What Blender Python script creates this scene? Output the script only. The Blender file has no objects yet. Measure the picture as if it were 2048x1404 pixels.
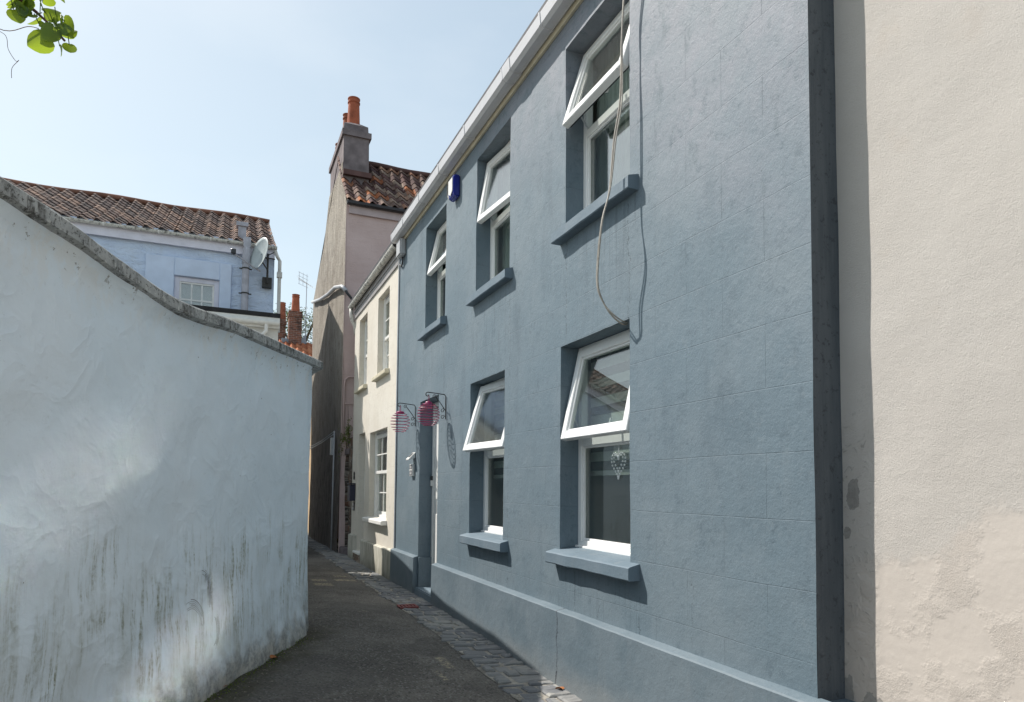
import bpy, bmesh, math, random
from mathutils import Vector, Matrix, noise as mnoise
random.seed(7)
R = math.radians
sc = bpy.context.scene
COL = sc.collection

# ------------------------------------------------------------------ camera
cam = bpy.data.cameras.new('camera')
cam.sensor_width = 36.0
cam.lens = 36.0 * 1354.0 / 2048.0
cam.shift_y = 205.0 / 2048.0
cam.clip_start = 0.05
cam.clip_end = 3000
co = bpy.data.objects.new('camera', cam)
COL.objects.link(co)
PIT, YAW, ROL = R(3.0), R(23.1), R(0.5)
a0 = Vector((math.sin(YAW), math.cos(YAW), 0)); r0 = Vector((math.cos(YAW), -math.sin(YAW), 0)); u0 = Vector((0, 0, 1))
fa = a0 * math.cos(PIT) + u0 * math.sin(PIT)
fu = -a0 * math.sin(PIT) + u0 * math.cos(PIT)
fr = r0 * math.cos(ROL) + fu * math.sin(ROL)
fu = -r0 * math.sin(ROL) + fu * math.cos(ROL)
M = Matrix((fr, fu, -fa)).transposed().to_4x4()
M.translation = Vector((0, 0, 1.55))
co.matrix_world = M
sc.camera = co

# ------------------------------------------------------------------ world, sun, exposure
SUN_TO = Vector((1.0, -0.97, -1.7)).normalized()          # the way the light travels
w = bpy.data.worlds.new('World')
sc.world = w
w.use_nodes = True
wn = w.node_tree.nodes
bg = wn['Background']
sky = wn.new('ShaderNodeTexSky')
sky.sky_type = 'NISHITA'
sky.sun_disc = False
sky.sun_elevation = math.asin(-SUN_TO.z)
sky.sun_rotation = math.atan2(-SUN_TO.x, -SUN_TO.y)
sky.air_density = 1.0
sky.dust_density = 1.2
sky.ozone_density = 1.0
sky.altitude = 0
gam = wn.new('ShaderNodeGamma')                            # a hazy day: the sky is more even than a clear one
gam.inputs[1].default_value = 0.5
w.node_tree.links.new(sky.outputs[0], gam.inputs[0])
tnt = wn.new('ShaderNodeMix'); tnt.data_type = 'RGBA'; tnt.blend_type = 'MULTIPLY'; tnt.inputs[0].default_value = 1.0
tnt.inputs[7].default_value = (0.955, 0.985, 0.925, 1)
w.node_tree.links.new(gam.outputs[0], tnt.inputs[6])
tc = wn.new('ShaderNodeTexCoord'); mpn = wn.new('ShaderNodeMapping'); mpn.inputs['Scale'].default_value = (1.2, 1.2, 3.0)
cn = wn.new('ShaderNodeTexNoise'); cn.inputs['Scale'].default_value = 1.6; cn.inputs['Detail'].default_value = 6
crp = wn.new('ShaderNodeMapRange'); crp.inputs[1].default_value = 0.46; crp.inputs[2].default_value = 0.75; crp.inputs[4].default_value = 0.4
w.node_tree.links.new(tc.outputs['Generated'], mpn.inputs[0]); w.node_tree.links.new(mpn.outputs[0], cn.inputs['Vector']); w.node_tree.links.new(cn.outputs[0], crp.inputs[0])
vl = wn.new('ShaderNodeMix'); vl.data_type = 'RGBA'                # thin high veil of cloud
vl.inputs[7].default_value = (2.15, 2.3, 2.42, 1)
w.node_tree.links.new(crp.outputs[0], vl.inputs[0]); w.node_tree.links.new(tnt.outputs[2], vl.inputs[6])
w.node_tree.links.new(vl.outputs[2], bg.inputs[0])
bg.inputs[1].default_value = 0.15
sl = bpy.data.lights.new('sun', 'SUN')
sl.energy = 2.1
sl.angle = R(0.5)
sl.color = (1.0, 0.95, 0.88)
so = bpy.data.objects.new('sun', sl)
so.rotation_euler = SUN_TO.to_track_quat('-Z', 'Y').to_euler()
so.location = (-6, 6, 14)
COL.objects.link(so)
sc.view_settings.view_transform = 'Standard'
sc.view_settings.look = 'None'
sc.view_settings.gamma = 1
sc.view_settings.exposure = 1.56
sc.cycles.max_bounces = 8
sc.cycles.caustics_reflective = True      # the tilted panes throw patches of sun on the wall opposite
sc.cycles.sample_clamp_indirect = 0
sc.cycles.use_adaptive_sampling = False
sc.cycles.blur_glossy = 0.0
sc.cycles.transparent_max_bounces = 16

# ------------------------------------------------------------------ node helpers
class Mat:
    def __init__(s, name, rough=0.8, spec=0.3):
        s.m = bpy.data.materials.new(name)
        s.m.use_nodes = True
        s.t = s.m.node_tree
        s.b = s.t.nodes['Principled BSDF']
        s.out = s.t.nodes['Material Output']
        s.b.inputs['Roughness'].default_value = rough
        s.b.inputs['Specular IOR Level'].default_value = spec
        s._pos = None
        s._bump = None
    def put(s, sock, v):
        if isinstance(v, bpy.types.NodeSocket): s.t.links.new(v, sock)
        elif isinstance(v, (tuple, list)) and len(v) == 3 and len(sock.default_value) == 4: sock.default_value = (*v, 1)
        else: sock.default_value = v
    def node(s, typ, **kw):
        n = s.t.nodes.new(typ)
        for k, v in kw.items(): setattr(n, k, v)
        return n
    @property
    def pos(s):
        if s._pos is None: s._pos = s.node('ShaderNodeNewGeometry').outputs['Position']
        return s._pos
    def xyz(s):
        n = s.node('ShaderNodeSeparateXYZ'); s.put(n.inputs[0], s.pos); return n.outputs
    def comb(s, x, y, z):
        n = s.node('ShaderNodeCombineXYZ')
        for i, v in enumerate((x, y, z)): s.put(n.inputs[i], v)
        return n.outputs[0]
    def scl(s, v, off=(0, 0, 0), rot=(0, 0, 0), vec=None):
        n = s.node('ShaderNodeMapping')
        s.put(n.inputs[0], vec or s.pos); n.inputs['Scale'].default_value = v
        n.inputs['Location'].default_value = off; n.inputs['Rotation'].default_value = rot
        return n.outputs[0]
    def noise(s, scale, detail=4, rough=0.55, vec=None, dist=0.0):
        n = s.node('ShaderNodeTexNoise')
        s.put(n.inputs['Vector'], vec or s.pos); n.inputs['Scale'].default_value = scale
        n.inputs['Detail'].default_value = detail; n.inputs['Roughness'].default_value = rough
        n.inputs['Distortion'].default_value = dist
        return n.outputs[0]
    def voro(s, scale, feature='F1', vec=None, out=0):
        n = s.node('ShaderNodeTexVoronoi', feature=feature)
        s.put(n.inputs['Vector'], vec or s.pos); n.inputs['Scale'].default_value = scale
        return n.outputs[out]
    def ramp(s, f, stops):
        n = s.node('ShaderNodeValToRGB')
        s.put(n.inputs[0], f)
        e = n.color_ramp.elements
        while len(e) < len(stops): e.new(0.5)
        for i, (p, c) in enumerate(stops):
            e[i].position = p
            e[i].color = (c, c, c, 1) if isinstance(c, (int, float)) else (*c, 1)
        return n.outputs[0]
    def math(s, op, a, b=0.0, c=None, clamp=False):
        n = s.node('ShaderNodeMath', operation=op, use_clamp=clamp)
        s.put(n.inputs[0], a); s.put(n.inputs[1], b)
        if c is not None: s.put(n.inputs[2], c)
        return n.outputs[0]
    def step(s, v, lo, hi):           # smooth 0..1
        n = s.node('ShaderNodeMapRange', interpolation_type='SMOOTHSTEP')
        s.put(n.inputs[0], v); n.inputs[1].default_value = lo; n.inputs[2].default_value = hi
        n.inputs[3].default_value = 0; n.inputs[4].default_value = 1
        return n.outputs[0]
    def mix(s, f, a, b, typ='MIX'):
        n = s.node('ShaderNodeMix', data_type='RGBA', blend_type=typ)
        s.put(n.inputs[0], f); s.put(n.inputs[6], a); s.put(n.inputs[7], b)
        return n.outputs[2]
    def bump(s, h, strength=0.3, dist=0.01):
        n = s.node('ShaderNodeBump')
        n.inputs['Strength'].default_value = strength; n.inputs['Distance'].default_value = dist
        s.put(n.inputs['Height'], h)
        if s._bump is not None: s.put(n.inputs['Normal'], s._bump)
        s._bump = n.outputs[0]
        s.put(s.b.inputs['Normal'], s._bump)
    def color(s, c): s.put(s.b.inputs['Base Color'], c)
    def rough(s, r): s.put(s.b.inputs['Roughness'], r)

def plain(name, col, rough=0.5, spec=0.4, var=0.08, nscale=18, metal=0.0, bump=0.0):
    m = Mat(name, rough, spec)
    n = m.noise(nscale, 4)
    dk = tuple(c * (1 - var * 2) for c in col); lt = tuple(min(1, c * (1 + var)) for c in col)
    m.color(m.ramp(n, [(0.3, dk), (0.7, lt)]))
    m.b.inputs['Metallic'].default_value = metal
    if bump: m.bump(m.noise(nscale * 4, 5), bump, 0.01)
    return m.m

def ashlar(name, col, joint, dust, y0, z0, bw, bh, streak=0.5, fine=0.35, cracks=(), axis='Y', fade=None, sills=()):
    """painted render scored into blocks; joints, streaks, speckle and cracks all in world metres"""
    m = Mat(name, 0.62, 0.35)
    x, y, z = m.xyz()
    u = y if axis == 'Y' else x
    v = m.comb(m.math('SUBTRACT', u, y0), m.math('SUBTRACT', z, z0), 0.0)
    wob = m.noise(1.3, 3)
    v2 = m.node('ShaderNodeVectorMath', operation='ADD')
    m.put(v2.inputs[0], v)
    m.put(v2.inputs[1], m.comb(0.0, m.math('MULTIPLY', m.math('SUBTRACT', wob, 0.5), 0.02), 0.0))
    br = m.node('ShaderNodeTexBrick', offset=0.5, offset_frequency=2, squash=1.0)
    m.put(br.inputs['Vector'], v2.outputs[0])
    for k, val in (('Scale', 1.0), ('Brick Width', bw), ('Row Height', bh), ('Mortar Size', 0.0028), ('Mortar Smooth', 0.4), ('Bias', 0.0)):
        br.inputs[k].default_value = val
    br.inputs['Color1'].default_value = (0, 0, 0, 1); br.inputs['Color2'].default_value = (1, 1, 1, 1)
    jf = br.outputs['Fac']
    wear = m.noise(2.2, 5, 0.65)
    jf = m.math('MULTIPLY', jf, m.step(wear, 0.3, 0.55))
    big = m.noise(1.1, 5, 0.6)
    st = m.noise(1.0, 6, 0.62, m.scl((3.2, 3.2, 0.85)))
    st2 = m.noise(1.0, 6, 0.6, m.scl((9, 9, 0.8)))
    spk = m.noise(70, 3, 0.6)
    c = m.mix(m.step(big, 0.35, 0.68), col, dust[0])
    c = m.mix(m.math('MULTIPLY', m.step(st, 0.52, 0.72), streak), c, dust[1])
    c = m.mix(m.math('MULTIPLY', m.step(st2, 0.55, 0.75), streak * 0.6), c, dust[0])
    c = m.mix(m.math('MULTIPLY', m.step(spk, 0.62, 0.75), 0.35), c, tuple(q * 0.62 for q in col))
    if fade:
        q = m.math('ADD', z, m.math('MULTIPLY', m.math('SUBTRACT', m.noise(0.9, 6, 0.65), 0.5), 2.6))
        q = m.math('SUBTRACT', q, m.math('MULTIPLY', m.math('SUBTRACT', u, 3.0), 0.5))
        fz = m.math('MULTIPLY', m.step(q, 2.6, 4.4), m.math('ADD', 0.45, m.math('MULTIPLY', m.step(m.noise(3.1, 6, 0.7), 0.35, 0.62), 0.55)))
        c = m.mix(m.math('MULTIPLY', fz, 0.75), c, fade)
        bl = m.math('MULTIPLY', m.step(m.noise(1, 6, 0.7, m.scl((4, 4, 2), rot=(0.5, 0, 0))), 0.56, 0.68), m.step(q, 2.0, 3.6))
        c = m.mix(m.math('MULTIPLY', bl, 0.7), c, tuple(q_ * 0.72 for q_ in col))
    c = m.mix(m.math('MULTIPLY', m.step(m.noise(11, 6, 0.78), 0.54, 0.63), 0.5), c, dust[1])
    c = m.mix(m.math('MULTIPLY', m.step(m.noise(17, 6, 0.75, m.scl((1, 1, 1), off=(5, 5, 5))), 0.56, 0.64), 0.5), c, dust[0])
    if sills:
        fine_s = m.noise(1, 5, 0.7, m.scl((30, 30, 1.4)))
        for (ya, yb, zs) in sills:
            k = m.math('MULTIPLY', m.math('MULTIPLY', m.step(u, ya - 0.02, ya + 0.05), m.math('SUBTRACT', 1.0, m.step(u, yb - 0.05, yb + 0.02))), m.math('MULTIPLY', m.step(z, zs - 1.2, zs - 0.05), m.math('LESS_THAN', z, zs)))
            c = m.mix(m.math('MULTIPLY', m.math('MULTIPLY', k, m.step(fine_s, 0.54, 0.66)), 0.65), c, dust[0])
            c = m.mix(m.math('MULTIPLY', m.math('MULTIPLY', k, m.math('SUBTRACT', 1.0, m.step(fine_s, 0.36, 0.46))), 0.5), c, tuple(q_ * 0.6 for q_ in col))
    c = m.mix(m.math('MULTIPLY', jf, 0.3), c, joint)
    # pits and fly specks
    pit = m.voro(9, 'F1'); pit = m.math('LESS_THAN', pit, m.math('MULTIPLY', m.noise(4, 2), 0.075))
    c = m.mix(m.math('MULTIPLY', pit, 0.55), c, tuple(q * 0.4 for q in col))
    h = m.math('MULTIPLY', jf, -1.0)
    for (cu, za, zb, wd) in cracks:
        wx = m.noise(6, 5, 0.7)
        d = m.math('ABSOLUTE', m.math('SUBTRACT', m.math('ADD', u, m.math('MULTIPLY', m.math('SUBTRACT', wx, 0.5), 0.16)), cu))
        k = m.math('MULTIPLY', m.math('LESS_THAN', d, wd), m.math('MULTIPLY', m.step(z, za, za + 0.1), m.math('SUBTRACT', 1.0, m.step(z, zb - 0.1, zb))))
        k = m.math('MULTIPLY', k, m.step(m.noise(14, 3), 0.38, 0.5))
        c = m.mix(m.math('MULTIPLY', k, 0.6), c, tuple(q * 0.35 for q in col))
        h = m.math('SUBTRACT', h, k)
    m.color(c)
    m.bump(h, 0.55, 0.008)
    m.bump(m.noise(5, 5, 0.6), 0.22, 0.03)
    m.bump(m.noise(26, 6, 0.75), fine * 0.9, 0.01)
    m.bump(m.noise(75, 5, 0.75), fine * 1.3, 0.005)
    return m.m

# ------------------------------------------------------------------ mesh helpers
class MB:
    def __init__(s): s.v = []; s.f = []; s.uv = []
    def add(s, vs, fs):
        o = len(s.v); s.v += [tuple(p) for p in vs]; s.f += [tuple(i + o for i in f) for f in fs]
    def box(s, x0, x1, y0, y1, z0, z1, fn=None):
        vs = [(x, y, z) for x in (x0, x1) for y in (y0, y1) for z in (z0, z1)]
        if fn: vs = [fn(*p) for p in vs]
        s.add(vs, [(0, 1, 3, 2), (4, 6, 7, 5), (0, 4, 5, 1), (2, 3, 7, 6), (0, 2, 6, 4), (1, 5, 7, 3)])
        return s
    def quad(s, a, b, c, d): s.add([a, b, c, d], [(0, 1, 2, 3)]); return s
    def prism(s, poly, ext):        # poly: 3-D points, ext: vector
        n = len(poly); e = Vector(ext)
        vs = [Vector(p) for p in poly] + [Vector(p) + e for p in poly]
        fs = [tuple(range(n))[::-1], tuple(range(n, 2 * n))] + [(i, (i + 1) % n, n + (i + 1) % n, n + i) for i in range(n)]
        s.add(vs, fs); return s
    def tube(s, pts, r, n=8, cap=True):
        pts = [Vector(p) for p in pts]
        rs = r if isinstance(r, (list, tuple)) else [r] * len(pts)
        rings = []; prev = None
        for i, p in enumerate(pts):
            d = (pts[min(i + 1, len(pts) - 1)] - pts[max(i - 1, 0)]).normalized()
            if prev is None:
                up = Vector((0, 0, 1)) if abs(d.z) < 0.9 else Vector((1, 0, 0))
                a = d.cross(up).normalized()
            else:
                a = (prev - d * prev.dot(d))
                a = a.normalized() if a.length > 1e-6 else d.orthogonal().normalized()
            prev = a; b = d.cross(a)
            rings.append([p + (a * math.cos(2 * math.pi * k / n) + b * math.sin(2 * math.pi * k / n)) * rs[i] for k in range(n)])
        vs = [q for rg in rings for q in rg]; fs = []
        for i in range(len(pts) - 1):
            for k in range(n):
                fs.append((i * n + k, i * n + (k + 1) % n, (i + 1) * n + (k + 1) % n, (i + 1) * n + k))
        if cap: fs += [tuple(range(n))[::-1], tuple(range((len(pts) - 1) * n, len(pts) * n))]
        s.add(vs, fs); return s
    def lathe(s, c, prof, n=20):    # prof: (radius, z)
        vs = [(c[0] + r * math.cos(2 * math.pi * k / n), c[1] + r * math.sin(2 * math.pi * k / n), c[2] + z) for r, z in prof for k in range(n)]
        fs = [(i * n + k, i * n + (k + 1) % n, (i + 1) * n + (k + 1) % n, (i + 1) * n + k) for i in range(len(prof) - 1) for k in range(n)]
        fs += [tuple(range(n))[::-1], tuple(range((len(prof) - 1) * n, len(prof) * n))]
        s.add(vs, fs); return s
    def build(s, name, mat, parent=None, bevel=0.0, smooth=False, origin=None, seg=1):
        me = bpy.data.meshes.new(name)
        off = Vector(origin) if origin else Vector((0, 0, 0))
        me.from_pydata([Vector(p) - off for p in s.v], [], s.f)
        me.validate()
        if bevel:
            bm = bmesh.new(); bm.from_mesh(me)
            bmesh.ops.recalc_face_normals(bm, faces=bm.faces)
            bmesh.ops.bevel(bm, geom=bm.edges[:], offset=bevel, segments=seg, affect='EDGES', clamp_overlap=True)
            bm.to_mesh(me); bm.free()
        if smooth:
            for p in me.polygons: p.use_smooth = True
        if s.uv and len(s.uv) == len(me.polygons):
            ul = me.uv_layers.new(name='tiles')
            for p, uv in zip(me.polygons, s.uv):
                for li in p.loop_indices: ul.data[li].uv = uv
        for mm in (mat if isinstance(mat, (list, tuple)) else [mat]): me.materials.append(mm)
        o = bpy.data.objects.new(name, me)
        COL.objects.link(o)
        o.location = off
        if parent is not None: adopt(o, parent)
        return o

def world_of(o):
    m = Matrix.Translation(o.location) @ o.rotation_euler.to_matrix().to_4x4()
    if o.parent is not None: m = world_of(o.parent) @ o.matrix_parent_inverse @ m
    return m
def adopt(o, parent):
    o.parent = parent
    o.matrix_parent_inverse = world_of(parent).inverted()
def thing(name, label, cat, loc, group=None):
    o = bpy.data.objects.new(name, None)
    o.empty_display_size = 0.2
    COL.objects.link(o); o.location = loc
    return tag(o, label, cat, group)
def tag(o, label, cat, group=None):
    o['label'] = label; o['category'] = cat
    if group: o['group'] = group
    return o
def struct(o): o['kind'] = 'structure'; return o

def wall_grid(mb, mp, u0, u1, v0, v1, ops, depth, step, disp, seed=0.0, edge=0.003, skip=None):
    """one face of a wall with openings and their reveals; mp(u,v,d) gives the point"""
    def lines(a, b, extra):
        ex = sorted(set([a, b] + [e for e in extra if a < e < b]))
        out = list(ex)
        n = max(1, int((b - a) / step))
        for i in range(1, n):
            t = a + (b - a) * i / n
            if all(abs(t - e) > step * 0.45 for e in ex): out.append(t)
        return sorted(out)
    us = lines(u0, u1, [e for o in ops for e in o[:2]])
    vs = lines(v0, v1, [e for o in ops for e in o[2:4]])
    base = len(mb.v)
    for v in vs:
        for u in us:
            d = (mnoise.noise((u * 0.9 + seed, v * 0.9, 3.1)) + 0.45 * mnoise.noise((u * 3.3 + seed, v * 3.3, 1.7))) * disp
            uu, vv = u, v
            for o in ops:
                if o[0] - 1e-4 <= u <= o[1] + 1e-4 and o[2] - 1e-4 <= v <= o[3] + 1e-4:
                    uu += edge * mnoise.noise((u * 9, v * 9, seed)); vv += edge * mnoise.noise((u * 9, v * 9, seed + 5))
            mb.v.append(tuple(mp(uu, vv, d)))
    nu = len(us)
    for j in range(len(vs) - 1):
        for i in range(nu - 1):
            cu = (us[i] + us[i + 1]) / 2; cv = (vs[j] + vs[j + 1]) / 2
            if any(o[0] < cu < o[1] and o[2] < cv < o[3] for o in ops): continue
            if skip and skip(cu, cv): continue
            k = base + j * nu + i
            mb.f.append((k, k + nu, k + nu + 1, k + 1))
    for o in ops:
        i0 = min(range(nu), key=lambda i: abs(us[i] - o[0])); i1 = min(range(nu), key=lambda i: abs(us[i] - o[1]))
        j0 = min(range(len(vs)), key=lambda j: abs(vs[j] - o[2])); j1 = min(range(len(vs)), key=lambda j: abs(vs[j] - o[3]))
        loop = [(i, j0) for i in range(i0, i1)] + [(i1, j) for j in range(j0, j1)] + [(i, j1) for i in range(i1, i0, -1)] + [(i0, j) for j in range(j1, j0, -1)]
        dp = o[4] if len(o) > 4 else depth
        bi = len(mb.v)
        for (i, j) in loop: mb.v.append(tuple(mp(us[i], vs[j], dp)))
        n = len(loop)
        for k in range(n):
            a = base + loop[k][1] * nu + loop[k][0]; b = base + loop[(k + 1) % n][1] * nu + loop[(k + 1) % n][0]
            mb.f.append((a, b, bi + (k + 1) % n, bi + k))

def pantiles(name, mat, parent, p0, ud, sd, length, slope, tw=0.24, ex=0.29, amp=0.028, sub=6, seed=0, sag=0.0):
    """rows of S-shaped clay tiles: p0 eave corner, ud along the eave, sd up the slope"""
    mb = MB(); ud = Vector(ud).normalized(); sd = Vector(sd).normalized(); nn = ud.cross(sd).normalized()
    if nn.z < 0: nn = -nn
    p0 = Vector(p0); rng = random.Random(seed)
    rows = max(1, int(round(slope / ex))); ex = slope / rows
    nt = max(1, int(round(length / tw))); tw = length / nt
    cols = nt * sub
    prof = lambda t: amp * (math.sin(2 * math.pi * t) + 0.35 * math.sin(4 * math.pi * t))
    for r in range(rows):
        jit = [rng.uniform(-0.007, 0.007) for _ in range(nt + 1)]
        js = [rng.uniform(-0.012, 0.012) for _ in range(nt + 1)]
        b = len(mb.v)
        for (s_, lift, thick) in ((0, 0.022, 0), (0, 0.022, 1), (1.12, 0.0, 0)):
            for c in range(cols + 1):
                u = c / sub; t = int(min(u, nt - 1e-6))
                sg = -sag * math.sin(math.pi * min(1, (r + s_) / rows)) * (0.6 + 0.4 * math.sin(u * 0.35))
                h = prof(u % 1.0) + lift + jit[t] - thick * 0.016 + sg
                mb.v.append(tuple(p0 + ud * (u * tw) + sd * ((r + s_) * ex + js[t] * (s_ == 0)) + nn * h))
        w_ = cols + 1
        for c in range(cols):
            tile = (c // sub + 0.5, r + 0.5)
            mb.f.append((b + c, b + c + 1, b + 2 * w_ + c + 1, b + 2 * w_ + c)); mb.uv.append(tile)
            mb.f.append((b + w_ + c, b + w_ + c + 1, b + c + 1, b + c)); mb.uv.append(tile)
    return mb.build(name, mat, parent)

def tile_mat(name, stops, dirt=(0.03, 0.028, 0.026), amount=0.55, moss=0.0):
    m = Mat(name, 0.85, 0.2)
    uv = m.node('ShaderNodeUVMap'); uv.uv_map = 'tiles'
    wn_ = m.node('ShaderNodeTexWhiteNoise', noise_dimensions='2D')
    fl = m.node('ShaderNodeVectorMath', operation='FLOOR'); m.put(fl.inputs[0], uv.outputs[0])
    m.put(wn_.inputs[0], fl.outputs[0])
    c = m.ramp(wn_.outputs[0], stops)
    n = m.noise(3.0, 6, 0.65); n2 = m.noise(22, 4, 0.6)
    c = m.mix(m.math('MULTIPLY', m.step(m.math('ADD', m.math('MULTIPLY', n, 0.6), m.math('MULTIPLY', n2, 0.4)), 0.42, 0.62), amount), c, dirt)
    m.color(c)
    m.bump(m.noise(60, 4), 0.3, 0.01)
    return m.m

# ------------------------------------------------------------------ materials
BLUE = (0.123, 0.170, 0.204)
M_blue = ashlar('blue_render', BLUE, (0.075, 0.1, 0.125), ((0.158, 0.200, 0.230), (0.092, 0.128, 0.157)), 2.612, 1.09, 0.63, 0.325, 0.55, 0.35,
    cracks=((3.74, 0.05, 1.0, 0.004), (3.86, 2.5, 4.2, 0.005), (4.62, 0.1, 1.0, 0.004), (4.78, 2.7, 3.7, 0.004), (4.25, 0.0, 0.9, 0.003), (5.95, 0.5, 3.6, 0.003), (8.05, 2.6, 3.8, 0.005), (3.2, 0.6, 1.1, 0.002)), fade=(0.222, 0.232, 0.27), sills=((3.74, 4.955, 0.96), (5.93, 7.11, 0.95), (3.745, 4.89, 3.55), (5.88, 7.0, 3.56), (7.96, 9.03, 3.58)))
def blue_flat():
    m = Mat('blue_trim', 0.58, 0.4)
    n = m.noise(3, 5, 0.6); st = m.noise(1, 5, 0.6, m.scl((9, 9, 2)))
    c = m.mix(m.step(n, 0.35, 0.65), (0.126, 0.172, 0.21), (0.152, 0.197, 0.236))
    c = m.mix(m.math('MULTIPLY', m.step(st, 0.55, 0.75), 0.5), c, (0.20, 0.225, 0.24))
    c = m.mix(m.math('MULTIPLY', m.step(m.noise(60, 3), 0.6, 0.75), 0.3), c, (0.09, 0.115, 0.135))
    m.color(c); m.bump(m.noise(7, 4), 0.2, 0.02); m.bump(m.noise(50, 5, 0.65), 0.35, 0.006)
    return m.m
M_trim = blue_flat()
def shaded_paint():  # blue paint darkened to carry the end face's shade, with dirt streaks
    m = Mat('shade_darkened_paint', 0.75, 0.25)
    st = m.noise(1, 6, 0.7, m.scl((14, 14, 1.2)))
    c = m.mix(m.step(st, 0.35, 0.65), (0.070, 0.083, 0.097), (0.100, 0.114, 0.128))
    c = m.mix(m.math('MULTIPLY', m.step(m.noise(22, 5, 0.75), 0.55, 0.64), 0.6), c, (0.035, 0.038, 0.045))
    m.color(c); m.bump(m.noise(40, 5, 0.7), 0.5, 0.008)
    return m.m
M_shaded_paint = shaded_paint()
def plinth_mat():
    m = Mat('blue_plinth', 0.6, 0.35)
    x, y, z = m.xyz()
    n = m.noise(2.2, 5, 0.6); st = m.noise(1, 5, 0.65, m.scl((7, 7, 1.5)))
    c = m.mix(m.step(n, 0.35, 0.65), (0.108, 0.146, 0.174), (0.136, 0.174, 0.202))
    c = m.mix(m.math('MULTIPLY', m.step(st, 0.5, 0.72), 0.45), c, (0.165, 0.198, 0.222))
    low = m.math('SUBTRACT', 1.0, m.step(m.math('ADD', z, m.math('MULTIPLY', m.noise(5, 4), 0.25)), 0.16, 0.42))
    c = m.mix(m.math('MULTIPLY', low, 0.45), c, (0.22, 0.222, 0.215))
    c = m.mix(m.math('MULTIPLY', m.step(m.noise(55, 3), 0.6, 0.72), 0.35), c, (0.07, 0.085, 0.1))
    cr = m.math('ABSOLUTE', m.math('SUBTRACT', m.math('ADD', y, m.math('MULTIPLY', m.noise(7, 5, 0.7), 0.12)), 4.84))
    k = m.math('MULTIPLY', m.math('LESS_THAN', cr, 0.006), m.step(m.noise(11, 3), 0.36, 0.46))
    c = m.mix(m.math('MULTIPLY', k, 0.8), c, (0.035, 0.04, 0.05))
    m.color(c); m.bump(m.math('MULTIPLY', k, -1.0), 0.6, 0.01); m.bump(m.noise(6, 5), 0.3, 0.03); m.bump(m.noise(45, 5, 0.7), 0.4, 0.007)
    return m.m
M_plinth = plinth_mat()
CRM = (0.62, 0.575, 0.50)
M_cream = ashlar('cream_render', CRM, (0.40, 0.37, 0.32), ((0.66, 0.62, 0.55), (0.52, 0.475, 0.40)), 11.0, 0.57, 0.66, 0.33, 0.45, 0.25)
def cream_plinth():
    m = Mat('cream_plinth', 0.75, 0.25)
    x, y, z = m.xyz()
    st = m.noise(1, 5, 0.65, m.scl((7, 7, 1.6)))
    c = m.mix(m.step(st, 0.4, 0.7), (0.52, 0.50, 0.44), (0.33, 0.32, 0.26))
    low = m.math('SUBTRACT', 1.0, m.step(m.math('ADD', z, m.math('MULTIPLY', m.noise(6, 4), 0.3)), 0.2, 0.5))
    c = m.mix(m.math('MULTIPLY', low, 0.7), c, (0.12, 0.115, 0.09))
    m.color(c); m.bump(m.noise(40, 5, 0.7), 0.35, 0.008)
    return m.m
M_creamp = cream_plinth()
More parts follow.
